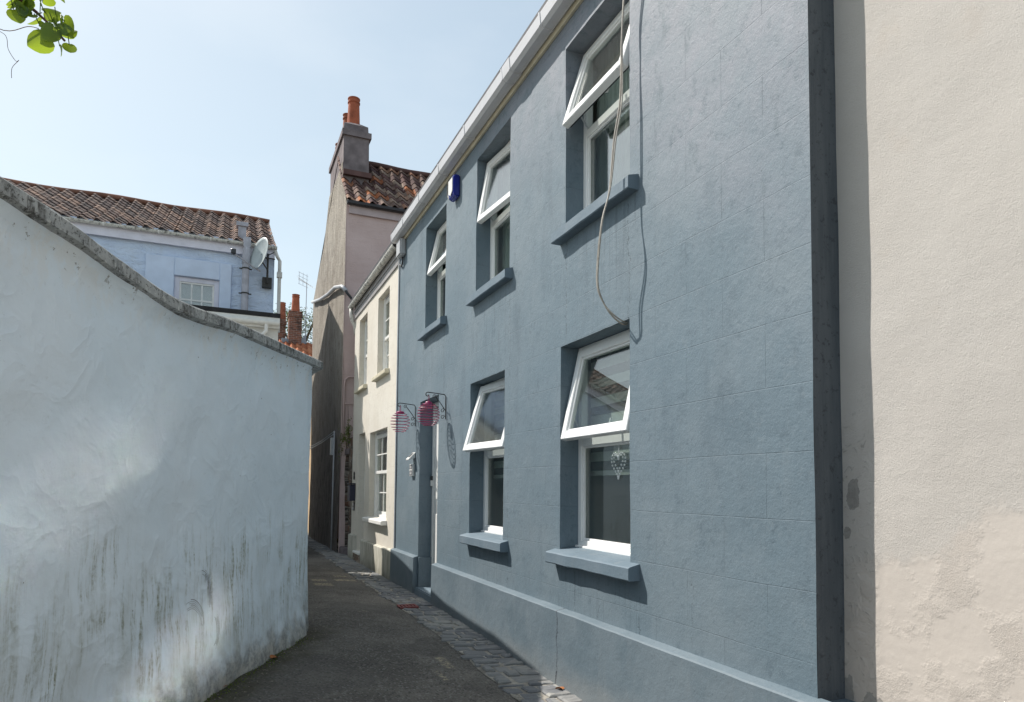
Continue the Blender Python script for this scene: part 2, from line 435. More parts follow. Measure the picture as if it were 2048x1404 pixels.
def stucco():
    m = Mat('cream_stucco', 0.85, 0.2)
    x, y, z = m.xyz()
    n = m.noise(0.9, 5, 0.6); n3 = m.noise(4, 5, 0.6)
    c = m.mix(m.step(n, 0.35, 0.68), (0.475, 0.445, 0.412), (0.525, 0.495, 0.462))
    # a lower zone where the render was patched smooth and painted a little pinker
    edge = m.math('ADD', z, m.math('MULTIPLY', m.math('SUBTRACT', m.noise(1.6, 5, 0.65), 0.5), 0.9))
    low = m.math('SUBTRACT', 1.0, m.step(m.math('ADD', edge, m.math('MULTIPLY', y, 0.35)), 1.95, 2.05))
    c = m.mix(m.math('MULTIPLY', low, 0.8), c, (0.50, 0.452, 0.408))
    c = m.mix(m.math('MULTIPLY', m.step(n3, 0.6, 0.75), 0.3), c, (0.46, 0.405, 0.355))
    spk = m.noise(38, 3, 0.7)
    c = m.mix(m.math('MULTIPLY', m.step(spk, 0.68, 0.75), 0.35), c, (0.32, 0.28, 0.24))
    # peeled places
    pm = None
    for (py, pz, ry, rz) in ((2.16, 0.55, 0.075, 0.10), (2.255, 1.53, 0.035, 0.075), (2.29, 1.36, 0.02, 0.03), (2.09, 0.50, 0.06, 0.13), (2.30, 0.62, 0.03, 0.1)):
        a = m.math('DIVIDE', m.math('SUBTRACT', y, py), ry); b = m.math('DIVIDE', m.math('SUBTRACT', z, pz), rz)
        d = m.math('SQRT', m.math('ADD', m.math('MULTIPLY', a, a), m.math('MULTIPLY', b, b)))
        d = m.math('ADD', d, m.math('MULTIPLY', m.math('SUBTRACT', m.noise(16, 4, 0.6), 0.5), 1.5))
        k = m.math('LESS_THAN', d, 1.0)
        pm = k if pm is None else m.math('MAXIMUM', pm, k)
    c = m.mix(pm, c, m.mix(m.noise(30, 5, 0.7), (0.2, 0.19, 0.18), (0.42, 0.40, 0.37)))
    # blistered strip beside the corner
    bl = m.math('MULTIPLY', m.step(y, 2.10, 2.2), m.math('MULTIPLY', m.step(z, 0.4, 0.9), m.math('SUBTRACT', 1.0, m.step(z, 1.75, 2.15))))
    bn = m.noise(13, 5, 0.7, dist=1.5)
    c = m.mix(m.math('MULTIPLY', bl, m.math('MULTIPLY', m.step(bn, 0.58, 0.66), 0.5)), c, (0.2, 0.185, 0.17))
    m.color(c)
    m.bump(m.math('MULTIPLY', pm, -1.0), 0.6, 0.01)
    m.bump(m.math('MULTIPLY', bl, bn), 0.5, 0.03)
    grain = m.math('MULTIPLY', m.noise(130, 5, 0.75, None, 0.8), m.math('SUBTRACT', 1.0, m.math('MULTIPLY', low, m.math('SUBTRACT', 1.0, m.step(n3, 0.5, 0.62)))))
    m.bump(m.noise(3.5, 4), 0.25, 0.04)
    m.bump(grain, 0.65, 0.007)
    m.bump(m.noise(26, 5, 0.7), 0.14, 0.01)
    return m.m
M_stucco = stucco()
def upvc(name='white_upvc', col=(0.80, 0.80, 0.79)):
    m = Mat(name, 0.32, 0.5)
    n = m.noise(9, 5, 0.6); st = m.noise(1, 5, 0.6, m.scl((30, 30, 4)))
    c = m.mix(m.math('MULTIPLY', m.step(st, 0.55, 0.8), 0.25), col, tuple(q * 0.75 for q in col))
    c = m.mix(m.math('MULTIPLY', m.step(n, 0.6, 0.8), 0.2), c, tuple(q * 0.7 for q in col))
    m.color(c)
    return m.m
M_upvc = upvc()
M_whitewood = plain('white_gloss_paint', (0.78, 0.77, 0.74), 0.4, 0.45, 0.04, 12)
def gutter_mat():
    m = Mat('gutter_plastic', 0.4, 0.45)
    n = m.noise(5, 6, 0.65); st = m.noise(1, 5, 0.6, m.scl((14, 3, 14)))
    c = m.mix(m.math('MULTIPLY', m.step(n, 0.45, 0.75), 0.5), (0.56, 0.56, 0.585), (0.42, 0.415, 0.41))
    c = m.mix(m.math('MULTIPLY', m.step(st, 0.55, 0.75), 0.35), c, (0.42, 0.41, 0.38))
    m.color(c)
    return m.m
M_gutter = gutter_mat()
def old_gutter():
    m = Mat('mossy_gutter', 0.55, 0.4)
    n = m.noise(14, 6, 0.7)
    c = m.mix(m.step(n, 0.48, 0.66), (0.62, 0.61, 0.57), (0.16, 0.155, 0.14))
    m.color(c)
    return m.m
M_oldgutter = old_gutter()
M_fascia = plain('cream_board', (0.60, 0.55, 0.42), 0.6, 0.3, 0.1, 6)
M_greyboard = plain('grey_board', (0.33, 0.32, 0.32), 0.6, 0.3, 0.1, 5)
M_slate = plain('slate', (0.07, 0.07, 0.078), 0.7, 0.3, 0.2, 4, bump=0.3)
M_inside = plain('interior_plaster', (0.60, 0.63, 0.61), 0.9, 0.1, 0.05, 2)
def glass(name, ior=1.65, dust=0.0, tint=(0.86, 0.9, 0.88), floor=0.0, rough=0.0):
    m = Mat(name)
    m.t.nodes.remove(m.b)
    tr = m.node('ShaderNodeBsdfTransparent'); tr.inputs[0].default_value = (*tint, 1)
    gl = m.node('ShaderNodeBsdfGlossy'); gl.inputs['Roughness'].default_value = rough
    lw = m.node('ShaderNodeLayerWeight'); lw.inputs[0].default_value = 0.5
    f0 = ((ior - 1) / (ior + 1)) ** 2
    fre = m.math('MULTIPLY_ADD', m.math('POWER', lw.outputs['Facing'], 5.0), 1 - f0, f0)     # Schlick, the same from both sides
    mx = m.node('ShaderNodeMixShader')
    m.put(mx.inputs[0], m.math('MAXIMUM', fre, floor)); m.put(mx.inputs[1], tr.outputs[0]); m.put(mx.inputs[2], gl.outputs[0])
    last = mx.outputs[0]
    if dust:
        df = m.node('ShaderNodeBsdfDiffuse'); df.inputs[0].default_value = (0.6, 0.6, 0.58, 1)
        x2 = m.node('ShaderNodeMixShader')
        sp = m.math('ADD', m.math('MULTIPLY', m.step(m.noise(95, 3, 0.7), 0.56, 0.66), dust), dust * 0.25)
        m.put(x2.inputs[0], sp); m.put(x2.inputs[1], last); m.put(x2.inputs[2], df.outputs[0])
        last = x2.outputs[0]
    m.put(m.out.inputs[0], last)
    return m.m
M_glass = glass('window_glass', 1.7, 0.03, floor=0.2)
M_glassu = glass('mirroring_glass', 1.9, 0.01, floor=0.35)
M_glassd = glass('dusty_glass', 1.8, 0.10, floor=0.16)
M_glassc = glass('sun_patch_glass', 1.9, 0.01, floor=0.40, rough=0.095)      # reflectance raised and blurred to strengthen the sun patches thrown on the wall
def whitewall():
    m = Mat('white_wall_paint', 0.72, 0.3)
    x, y, z = m.xyz()
    hz = m.math('SUBTRACT', z, 0.22)
    n = m.noise(1.0, 5, 0.6)
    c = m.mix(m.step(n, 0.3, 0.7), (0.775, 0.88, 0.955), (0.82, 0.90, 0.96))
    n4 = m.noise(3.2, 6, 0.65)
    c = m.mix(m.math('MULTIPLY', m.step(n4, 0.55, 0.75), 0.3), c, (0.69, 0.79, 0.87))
    # green run-down stains in the lower half
    sw_ = m.math('ADD', m.math('MULTIPLY', x, 0.418), m.math('MULTIPLY', y, 0.908))
    st = m.noise(1, 6, 0.65, m.comb(m.math('MULTIPLY', sw_, 17), m.math('MULTIPLY', z, 1.5), 0.0))
    st2 = m.noise(1, 6, 0.75, m.comb(m.math('MULTIPLY', sw_, 46), m.math('MULTIPLY', z, 4.5), 2.0))
    patch = m.noise(1, 4, 0.6, m.comb(m.math('MULTIPLY', sw_, 2.0), m.math('MULTIPLY', z, 1.6), 5.0))
    band = m.math('MULTIPLY', m.step(hz, 0.10, 0.4), m.math('SUBTRACT', 1.0, m.step(m.math('ADD', hz, m.math('MULTIPLY', m.noise(2.3, 3), 0.6)), 1.05, 1.55)))
    k = m.math('MULTIPLY', m.step(m.math('ADD', m.math('MULTIPLY', st, 0.6), m.math('MULTIPLY', st2, 0.4)), 0.48, 0.585), m.math('MULTIPLY', band, m.step(patch, 0.40, 0.58)))
    soft = m.math('MULTIPLY', m.step(m.noise(1, 5, 0.65, m.comb(m.math('MULTIPLY', sw_, 4.5), m.math('MULTIPLY', z, 1.4), 1.0)), 0.44, 0.66), m.math('SUBTRACT', 1.0, m.step(hz, 0.5, 1.15)))
    c = m.mix(m.math('MULTIPLY', soft, 0.35), c, (0.43, 0.46, 0.41))
    # splash dirt at the foot
    ft = m.math('SUBTRACT', 1.0, m.step(m.math('ADD', hz, m.math('MULTIPLY', m.math('SUBTRACT', m.noise(6, 5, 0.65), 0.5), 0.5)), 0.02, 0.30))
    c = m.mix(m.math('MULTIPLY', ft, 0.8), c, m.mix(m.step(m.noise(11, 5, 0.75), 0.4, 0.62), (0.13, 0.115, 0.095), (0.46, 0.43, 0.37)))
    c = m.mix(m.math('MULTIPLY', k, m.math('ADD', 0.32, m.math('MULTIPLY', m.step(m.noise(38, 5, 0.75), 0.4, 0.6), 0.55))), c, (0.21, 0.22, 0.13))
    # drips, spots and flaking under the coping
    up = m.math('MULTIPLY', m.step(hz, 2.0, 2.34), m.step(m.noise(1, 6, 0.7, m.scl((6, 6, 3))), 0.5, 0.6))
    c = m.mix(m.math('MULTIPLY', up, 0.4), c, (0.80, 0.80, 0.77))
    spk = m.math('MULTIPLY', m.step(hz, 2.15, 2.4), m.step(m.noise(20, 5, 0.75), 0.61, 0.66))
    c = m.mix(m.math('MULTIPLY', spk, 0.8), c, (0.12, 0.095, 0.07))
    pit = m.voro(6, 'F1'); pit = m.math('LESS_THAN', pit, m.math('MULTIPLY', m.noise(3, 2), 0.05))
    c = m.mix(m.math('MULTIPLY', pit, 0.7), c, (0.12, 0.11, 0.1))
    fl = m.step(m.noise(24, 6, 0.78), 0.615, 0.64)
    c = m.mix(m.math('MULTIPLY', fl, 0.22), c, (0.50, 0.54, 0.55))
    m.color(c)
    # trowel strokes
    tv = m.scl((2.6, 2.6, 3.4))
    ra = m.noise(1, 4, 0.55, tv, 0.5)
    rg = m.math('ABSOLUTE', m.math('SUBTRACT', m.noise(3.4, 3, 0.5, None, 0.5), 0.5))
    m.bump(m.math('POWER', m.math('SUBTRACT', 1.0, rg), 10.0), 0.22, 0.025)
    m.bump(ra, 0.14, 0.05)
    m.bump(m.noise(9, 5, 0.6), 0.22, 0.02)
    m.bump(m.noise(34, 5, 0.7, None, 0.6), 0.32, 0.008)
    m.bump(m.noise(110, 4, 0.65), 0.25, 0.004)
    return m.m
M_white = whitewall()
def coping_mat():
    m = Mat('lichened_concrete', 0.9, 0.2)
    n = m.noise(5, 6, 0.7); st = m.noise(1, 6, 0.75, m.scl((34, 18, 4))); f = m.noise(48, 5, 0.75)
    c = m.mix(m.step(n, 0.35, 0.65), (0.36, 0.37, 0.365), (0.50, 0.505, 0.49))
    c = m.mix(m.math('MULTIPLY', m.step(m.noise(3.2, 6, 0.7), 0.42, 0.62), m.step(st, 0.44, 0.56)), c, (0.085, 0.08, 0.072))
    c = m.mix(m.math('MULTIPLY', m.step(f, 0.54, 0.60), 0.8), c, (0.075, 0.072, 0.065))
    c = m.mix(m.math('MULTIPLY', m.step(m.noise(30, 4, 0.6), 0.60, 0.66), 0.7), c, (0.62, 0.62, 0.58))
    m.color(c); m.bump(m.noise(40, 5, 0.7), 0.7, 0.012)
    return m.m
M_cope = coping_mat()
def asphalt():
    m = Mat('asphalt', 0.9, 0.25)
    x, y, z = m.xyz()
    n = m.noise(1.4, 5, 0.65); f = m.noise(120, 3, 0.7); v = m.voro(75, 'F1', out=1)
    c = m.mix(m.step(n, 0.35, 0.68), (0.120, 0.108, 0.094), (0.200, 0.181, 0.158))
    sep = m.node('ShaderNodeSeparateColor'); m.put(sep.inputs[0], v)
    c = m.mix(m.math('MULTIPLY', m.step(sep.outputs[0], 0.80, 0.95), 0.55), c, (0.32, 0.305, 0.285))
    c = m.mix(m.math('MULTIPLY', m.step(sep.outputs[1], 0.70, 0.95), 0.6), c, (0.042, 0.039, 0.037))
    c = m.mix(m.math('MULTIPLY', m.step(m.noise(7, 5, 0.7), 0.60, 0.70), 0.35), c, (0.22, 0.205, 0.185))
    pt = m.step(m.noise(0.55, 3, 0.5), 0.49, 0.51)
    c = m.mix(m.math('MULTIPLY', pt, 0.35), c, (0.075, 0.07, 0.066))
    cr = m.math('ABSOLUTE', m.math('SUBTRACT', m.noise(1.7, 6, 0.7), 0.5))
    cr = m.math('MULTIPLY', m.math('LESS_THAN', cr, 0.004), m.step(m.noise(0.8, 2), 0.48, 0.54))
    c = m.mix(m.math('MULTIPLY', cr, 0.7), c, (0.03, 0.027, 0.025))
    gt_ = m.math('MULTIPLY', m.step(x, 1.72, 1.98), m.step(m.noise(30, 5, 0.8), 0.5, 0.6))
    c = m.mix(m.math('MULTIPLY', gt_, 0.6), c, (0.28, 0.26, 0.225))
    # moss and grit along the foot of the white wall
    wl = m.math('SUBTRACT', x, m.math('ADD', -0.09, m.math('MULTIPLY', m.math('SUBTRACT', y, 4.72), 0.46)))
    mo = m.math('MULTIPLY', m.math('SUBTRACT', 1.0, m.step(m.math('ADD', wl, m.math('MULTIPLY', m.math('SUBTRACT', m.noise(4, 5, 0.7), 0.5), 0.7)), 0.06, 0.42)), m.math('SUBTRACT', 1.0, m.step(y, 6.4, 7.0)))
    c = m.mix(m.math('MULTIPLY', mo, 0.6), c, m.mix(m.step(m.noise(18, 5, 0.7), 0.45, 0.6), (0.05, 0.042, 0.022), (0.058, 0.06, 0.02)))
    # worn remains of pale yellow road paint
    for (ax, bx, ay, by, th) in ((1.22, 1.52, 9.9, 10.25, 0.50), (1.25, 1.5, 10.4, 10.75, 0.50), (1.6, 1.95, 10.5, 10.8, 0.50), (1.66, 1.9, 11.05, 11.3, 0.52), (1.70, 1.83, 5.35, 5.75, 0.52), (1.57, 1.66, 5.0, 5.35, 0.52), (1.4, 1.55, 7.6, 7.8, 0.56)):
        mk = m.math('MULTIPLY', m.math('MULTIPLY', m.step(x, ax, ax + 0.04), m.math('SUBTRACT', 1.0, m.step(x, bx - 0.04, bx))), m.math('MULTIPLY', m.step(y, ay, ay + 0.06), m.math('SUBTRACT', 1.0, m.step(y, by - 0.06, by))))
        mk = m.math('MULTIPLY', mk, m.step(m.noise(26, 5, 0.75), th - 0.06, th + 0.08))
        c = m.mix(m.math('MULTIPLY', mk, 0.75), c, (0.50, 0.43, 0.29))
    m.color(c)
    m.bump(m.noise(4, 4), 0.25, 0.03)
    m.bump(m.voro(75, 'F1'), 0.7, 0.012)
    m.bump(f, 0.4, 0.006)
    return m.m
M_asph = asphalt()
def sett_mat():
    m = Mat('slate_setts', 0.75, 0.35)
    v = m.voro(3.1, 'F1', out=1)
    sep = m.node('ShaderNodeSeparateColor'); m.put(sep.inputs[0], v)
    c = m.ramp(sep.outputs[0], [(0.0, (0.15, 0.155, 0.165)), (0.4, (0.21, 0.21, 0.21)), (0.75, (0.27, 0.265, 0.25)), (1.0, (0.33, 0.32, 0.295))])
    st = m.noise(1, 6, 0.7, m.scl((4, 26, 8), rot=(0, 0, 0.5)))
    c = m.mix(m.math('MULTIPLY', m.step(st, 0.45, 0.65), 0.5), c, (0.10, 0.105, 0.115))
    c = m.mix(m.math('MULTIPLY', m.step(m.noise(30, 5, 0.7), 0.58, 0.7), 0.5), c, (0.40, 0.385, 0.355))
    m.color(c); m.bump(st, 0.5, 0.015); m.bump(m.noise(35, 5, 0.7), 0.5, 0.01)
    return m.m
M_sett = sett_mat()
def mortar_mat():
    m = Mat('gutter_mortar', 0.95, 0.15)
    n = m.noise(5, 6, 0.7)
    c = m.mix(m.step(n, 0.35, 0.65), (0.20, 0.182, 0.158), (0.42, 0.39, 0.34))
    c = m.mix(m.math('MULTIPLY', m.step(m.noise(45, 4, 0.7), 0.55, 0.68), 0.6), c, (0.07, 0.062, 0.052))
    m.color(c); m.bump(m.noise(50, 5, 0.7), 0.7, 0.012)
    return m.m
M_mortar = mortar_mat()
M_earth = plain('earth', (0.22, 0.205, 0.17), 0.95, 0.1, 0.2, 2, bump=0.4)
M_tile_purple = tile_mat('weathered_pantile', [(0, (0.075, 0.04, 0.04)), (0.3, (0.12, 0.062, 0.055)), (0.6, (0.20, 0.135, 0.11)), (0.82, (0.30, 0.22, 0.17)), (0.95, (0.36, 0.13, 0.06)), (1, (0.42, 0.15, 0.06))], amount=0.45)
M_tile_dark = tile_mat('sooty_pantile', [(0, (0.085, 0.06, 0.055)), (0.4, (0.15, 0.095, 0.08)), (0.75, (0.22, 0.15, 0.12)), (1, (0.30, 0.19, 0.14))], dirt=(0.06, 0.056, 0.055), amount=0.8)
M_tile_orange = tile_mat('orange_pantile', [(0, (0.34, 0.12, 0.06)), (0.5, (0.46, 0.17, 0.085)), (1, (0.55, 0.26, 0.14))], amount=0.12)
M_ridge = plain('terracotta_ridge', (0.24, 0.12, 0.085), 0.85, 0.2, 0.18, 3, bump=0.3)
M_ridgedk = plain('dark_ridge', (0.12, 0.07, 0.065), 0.85, 0.2, 0.18, 3, bump=0.3)
M_pot = plain('terracotta_pot', (0.36, 0.105, 0.055), 0.8, 0.25, 0.16, 5, bump=0.2)
M_pot_old = plain('sooted_pot', (0.30, 0.11, 0.065), 0.85, 0.2, 0.25, 6, bump=0.2)
def roughcast():
    m = Mat('roughcast', 0.95, 0.15)
    st = m.noise(1, 6, 0.65, m.scl((2.0, 2.0, 0.8))); st2 = m.noise(1, 6, 0.78, m.scl((8, 8, 2.6))); f = m.noise(20, 6, 0.8)
    c = m.mix(m.step(st, 0.36, 0.66), (0.44, 0.40, 0.345), (0.33, 0.295, 0.25))
    c = m.mix(m.math('MULTIPLY', m.step(m.math('ADD', m.math('MULTIPLY', st2, 0.5), m.math('MULTIPLY', f, 0.5)), 0.49, 0.60), 0.75), c, (0.15, 0.13, 0.115))
    x, y, z = m.xyz()
    lo = m.math('SUBTRACT', 1.0, m.step(m.math('ADD', z, m.math('MULTIPLY', st, 3.0)), 3.2, 6.2))
    c = m.mix(m.math('MULTIPLY', lo, 0.8), c, m.mix(m.step(st2, 0.42, 0.60), (0.16, 0.145, 0.138), (0.06, 0.052, 0.05)))  # lower gable darkened, partly with shade put into the colour
    m.color(c); m.bump(f, 0.9, 0.05); m.bump(m.noise(1.6, 4), 0.4, 0.1)
    return m.m
M_rough = roughcast()
def pinkwall():
    m = Mat('pink_paint', 0.85, 0.2)
    c = m.mix(m.step(m.noise(1.5, 5, 0.6), 0.35, 0.65), (0.56, 0.425, 0.40), (0.62, 0.48, 0.455))
    st = m.noise(1, 6, 0.65, m.scl((2.2, 2.2, 9)))
    c = m.mix(m.math('MULTIPLY', m.step(st, 0.60, 0.74), 0.5), c, (0.32, 0.26, 0.235))
    m.color(c); m.bump(st, 0.4, 0.04); m.bump(m.noise(30, 5), 0.3, 0.012)
    return m.m
M_pink = pinkwall()
M_pinktrim = plain('pink_board', (0.50, 0.41, 0.41), 0.6, 0.3, 0.06, 5)
M_chim = plain('grey_render', (0.205, 0.175, 0.180), 0.9, 0.15, 0.22, 3.2, bump=0.4)
M_lead = plain('lead', (0.25, 0.27, 0.30), 0.55, 0.4, 0.15, 4)
M_black = plain('black_gutter', (0.03, 0.026, 0.028), 0.4, 0.4, 0.1, 8)
def bluehouse():
    m = Mat('pale_blue_paint', 0.75, 0.3)
    n = m.noise(1.0, 5, 0.6); v = m.noise(1, 5, 0.6, m.scl((3.4, 3.4, 7)), 0.8)
    c = m.mix(m.step(n, 0.3, 0.7), (0.56, 0.66, 0.84), (0.64, 0.73, 0.87))
    c = m.mix(m.math('MULTIPLY', m.step(m.noise(1, 5, 0.6, m.scl((5, 5, 0.9))), 0.55, 0.75), 0.35), c, (0.55, 0.60, 0.68))
    m.color(c)
    m.bump(v, 0.85, 0.09); m.bump(m.noise(16, 4), 0.3, 0.02)
    return m.m
M_pblue = bluehouse()
M_pblueflat = plain('pale_blue_surround', (0.62, 0.71, 0.87), 0.7, 0.3, 0.05, 3, bump=0.1)
M_lilac = plain('lilac_wood', (0.72, 0.71, 0.80), 0.5, 0.4, 0.05, 6)
M_pipe = plain('grey_pipe', (0.42, 0.42, 0.47), 0.45, 0.4, 0.12, 7)
M_dish = plain('dish_metal', (0.42, 0.47, 0.48), 0.35, 0.5, 0.1, 5)
M_iron = plain('dark_iron', (0.045, 0.042, 0.04), 0.55, 0.4, 0.2, 30)
M_felt = plain('roofing_felt', (0.035, 0.034, 0.036), 0.85, 0.2, 0.2, 8)
M_extw = plain('white_extension_paint', (0.66, 0.65, 0.62), 0.7, 0.3, 0.06, 3, bump=0.15)
def brickm():
    m = Mat('sooty_brick', 0.9, 0.2)
    br = m.node('ShaderNodeTexBrick', offset=0.5)
    x, y, z = m.xyz()
    m.put(br.inputs['Vector'], m.comb(m.math('ADD', x, y), z, 0.0))
    for k, val in (('Scale', 1.0), ('Brick Width', 0.23), ('Row Height', 0.08), ('Mortar Size', 0.008)): br.inputs[k].default_value = val
    br.inputs['Color1'].default_value = (0.26, 0.10, 0.06, 1); br.inputs['Color2'].default_value = (0.13, 0.06, 0.045, 1); br.inputs['Mortar'].default_value = (0.30, 0.25, 0.21, 1)
    c = m.mix(m.math('MULTIPLY', m.step(m.noise(2.5, 5, 0.7), 0.45, 0.65), 0.8), br.outputs['Color'], (0.035, 0.028, 0.025))
    m.color(c); m.bump(m.math('MULTIPLY', br.outputs['Fac'], -1.0), 0.5, 0.01)
    return m.m
M_brick = brickm()
def rubble():
    m = Mat('rubble_stone', 0.95, 0.15)
    vc = m.scl((1, 4.2, 7))
    v = m.voro(1.0, 'F1', vc, 1); e = m.voro(1.0, 'DISTANCE_TO_EDGE', vc)
    sep = m.node('ShaderNodeSeparateColor'); m.put(sep.inputs[0], v)
    c = m.ramp(sep.outputs[0], [(0, (0.09, 0.075, 0.065)), (0.5, (0.17, 0.14, 0.115)), (0.8, (0.19, 0.10, 0.07)), (1, (0.26, 0.22, 0.19))])
    c = m.mix(m.math('SUBTRACT', 1.0, m.step(e, 0.02, 0.09)), c, (0.30, 0.265, 0.225))
    c = m.mix(m.math('MULTIPLY', m.step(m.noise(5, 5, 0.7), 0.5, 0.66), 0.6), c, (0.05, 0.045, 0.038))
    m.color(c); m.bump(m.step(e, 0.0, 0.2), 0.8, 0.05); m.bump(m.noise(25, 5), 0.5, 0.02)
    return m.m
M_rubble = rubble()
def leaf_mat(name, col, tr):
    m = Mat(name, 0.4, 0.45)
    n = m.noise(22, 4)
    cc = m.mix(n, tuple(q * 0.6 for q in col), col)
    m.color(cc)
    tl = m.node('ShaderNodeBsdfTranslucent'); m.put(tl.inputs[0], tr)
    mx = m.node('ShaderNodeMixShader'); mx.inputs[0].default_value = 0.5
    m.put(mx.inputs[1], m.b.outputs[0]); m.put(mx.inputs[2], tl.outputs[0]); m.put(m.out.inputs[0], mx.outputs[0])
    return m.m
M_leaf = leaf_mat('vine_leaf', (0.055, 0.12, 0.035), (0.36, 0.48, 0.035))
M_leafdk = leaf_mat('far_leaf', (0.035, 0.06, 0.022), (0.06, 0.10, 0.02))
M_weed = leaf_mat('weed_leaf', (0.10, 0.14, 0.03), (0.2, 0.26, 0.04))
M_bark = plain('bark', (0.10, 0.075, 0.05), 0.9, 0.1, 0.25, 14, bump=0.5)
M_twig = plain('red_twig', (0.11, 0.05, 0.04), 0.7, 0.3, 0.1, 20)
M_cable = plain('cable_sheath', (0.40, 0.365, 0.32), 0.55, 0.35, 0.12, 40)
def pinkwire():
    m = Mat('pink_wire', 0.45, 0.4)
    c = m.mix(m.step(m.noise(90, 2), 0.48, 0.54), (0.42, 0.06, 0.085), (0.20, 0.04, 0.17))
    m.color(c); return m.m
M_wire = pinkwire()
M_pinkcap = plain('magenta_cap', (0.30, 0.02, 0.11), 0.35, 0.5, 0.08, 20)
M_navy = plain('navy_paint', (0.018, 0.02, 0.045), 0.45, 0.4, 0.1, 8)
M_alarmblue = plain('blue_plastic', (0.012, 0.022, 0.26), 0.2, 0.6, 0.05, 10)
M_plwhite = plain('white_plastic', (0.72, 0.71, 0.68), 0.4, 0.4, 0.05, 10)
M_plgrey = plain('grey_plastic', (0.45, 0.46, 0.48), 0.45, 0.4, 0.06, 10)
M_dark = plain('black_plastic', (0.02, 0.02, 0.022), 0.3, 0.5, 0.05, 10)
M_bead = plain('clear_bead', (0.75, 0.78, 0.78), 0.1, 0.8, 0.03, 60)
M_deadleaf = plain('dead_leaf', (0.34, 0.13, 0.045), 0.7, 0.3, 0.15, 40)
M_rust = plain('rusted_red_iron', (0.25, 0.085, 0.08), 0.8, 0.3, 0.2, 20, bump=0.4)
M_scuff = plain('black_scuff', (0.25, 0.28, 0.305), 0.8, 0.2, 0.1, 30)
def blind_mat():
    m = Mat('striped_blind', 0.9, 0.1)
    x, y, z = m.xyz()
    f = m.math('FRACT', m.math('DIVIDE', m.math('ADD', z, 0.02), 0.15))
    k = m.step(f, 0.47, 0.53)
    m.color(m.mix(k, (0.55, 0.58, 0.55), (0.10, 0.11, 0.11)))
    return m.m
M_blind = blind_mat()
M_net = plain('net_curtain', (0.62, 0.62, 0.60), 0.9, 0.1, 0.05, 10)
M_curtain = plain('grey_green_curtain', (0.36, 0.41, 0.385), 0.9, 0.1, 0.06, 10)

# ------------------------------------------------------------------ ground
def sm(t): t = max(0.0, min(1.0, t)); return t * t * (3 - 2 * t)
def xw(y): return -0.09 + (y - 4.72) * 0.46 if y < 6.6 else min(0.97, 0.80 + 0.02 * (y - 6.6))
def zf(y): return 0.10 * sm((y - 3.3) / 5.0) - 0.005
def gz(x, y):
    wl = xw(y)
    t = (2.5 - x) / max(0.4, 2.5 - wl)
    hi = 0.215 - 0.07 * sm((y - 7) / 6)
    return zf(y) + (hi - zf(y)) * sm(t) + 0.006 * mnoise.noise((x * 1.7, y * 1.7, 0.3))
g = MB()
n = 48
for i in range(n + 1):
    for j in range(n + 1):
        a = -1 + 2 * i / n; b = -1 + 2 * j / n
        g.v.append((a * abs(a) * 1500, b * abs(b) * 1500, -0.12))
for i in range(n):
    for j in range(n):
        k = i * (n + 1) + j; g.f.append((k, k + n + 1, k + n + 2, k + 1))
struct(g.build('ground', M_earth))
g = MB()
xs = [-3.5 + 0.1 * i for i in range(63)]; ys = [-5 + 0.16 * i for i in range(240)]
for y in ys:
    for x in xs: g.v.append((x, y, gz(x, y)))
for j in range(len(ys) - 1):
    for i in range(len(xs) - 1):
        k = j * len(xs) + i; g.f.append((k, k + 1, k + len(xs) + 1, k + len(xs)))
struct(g.build('road', M_asph, smooth=True))
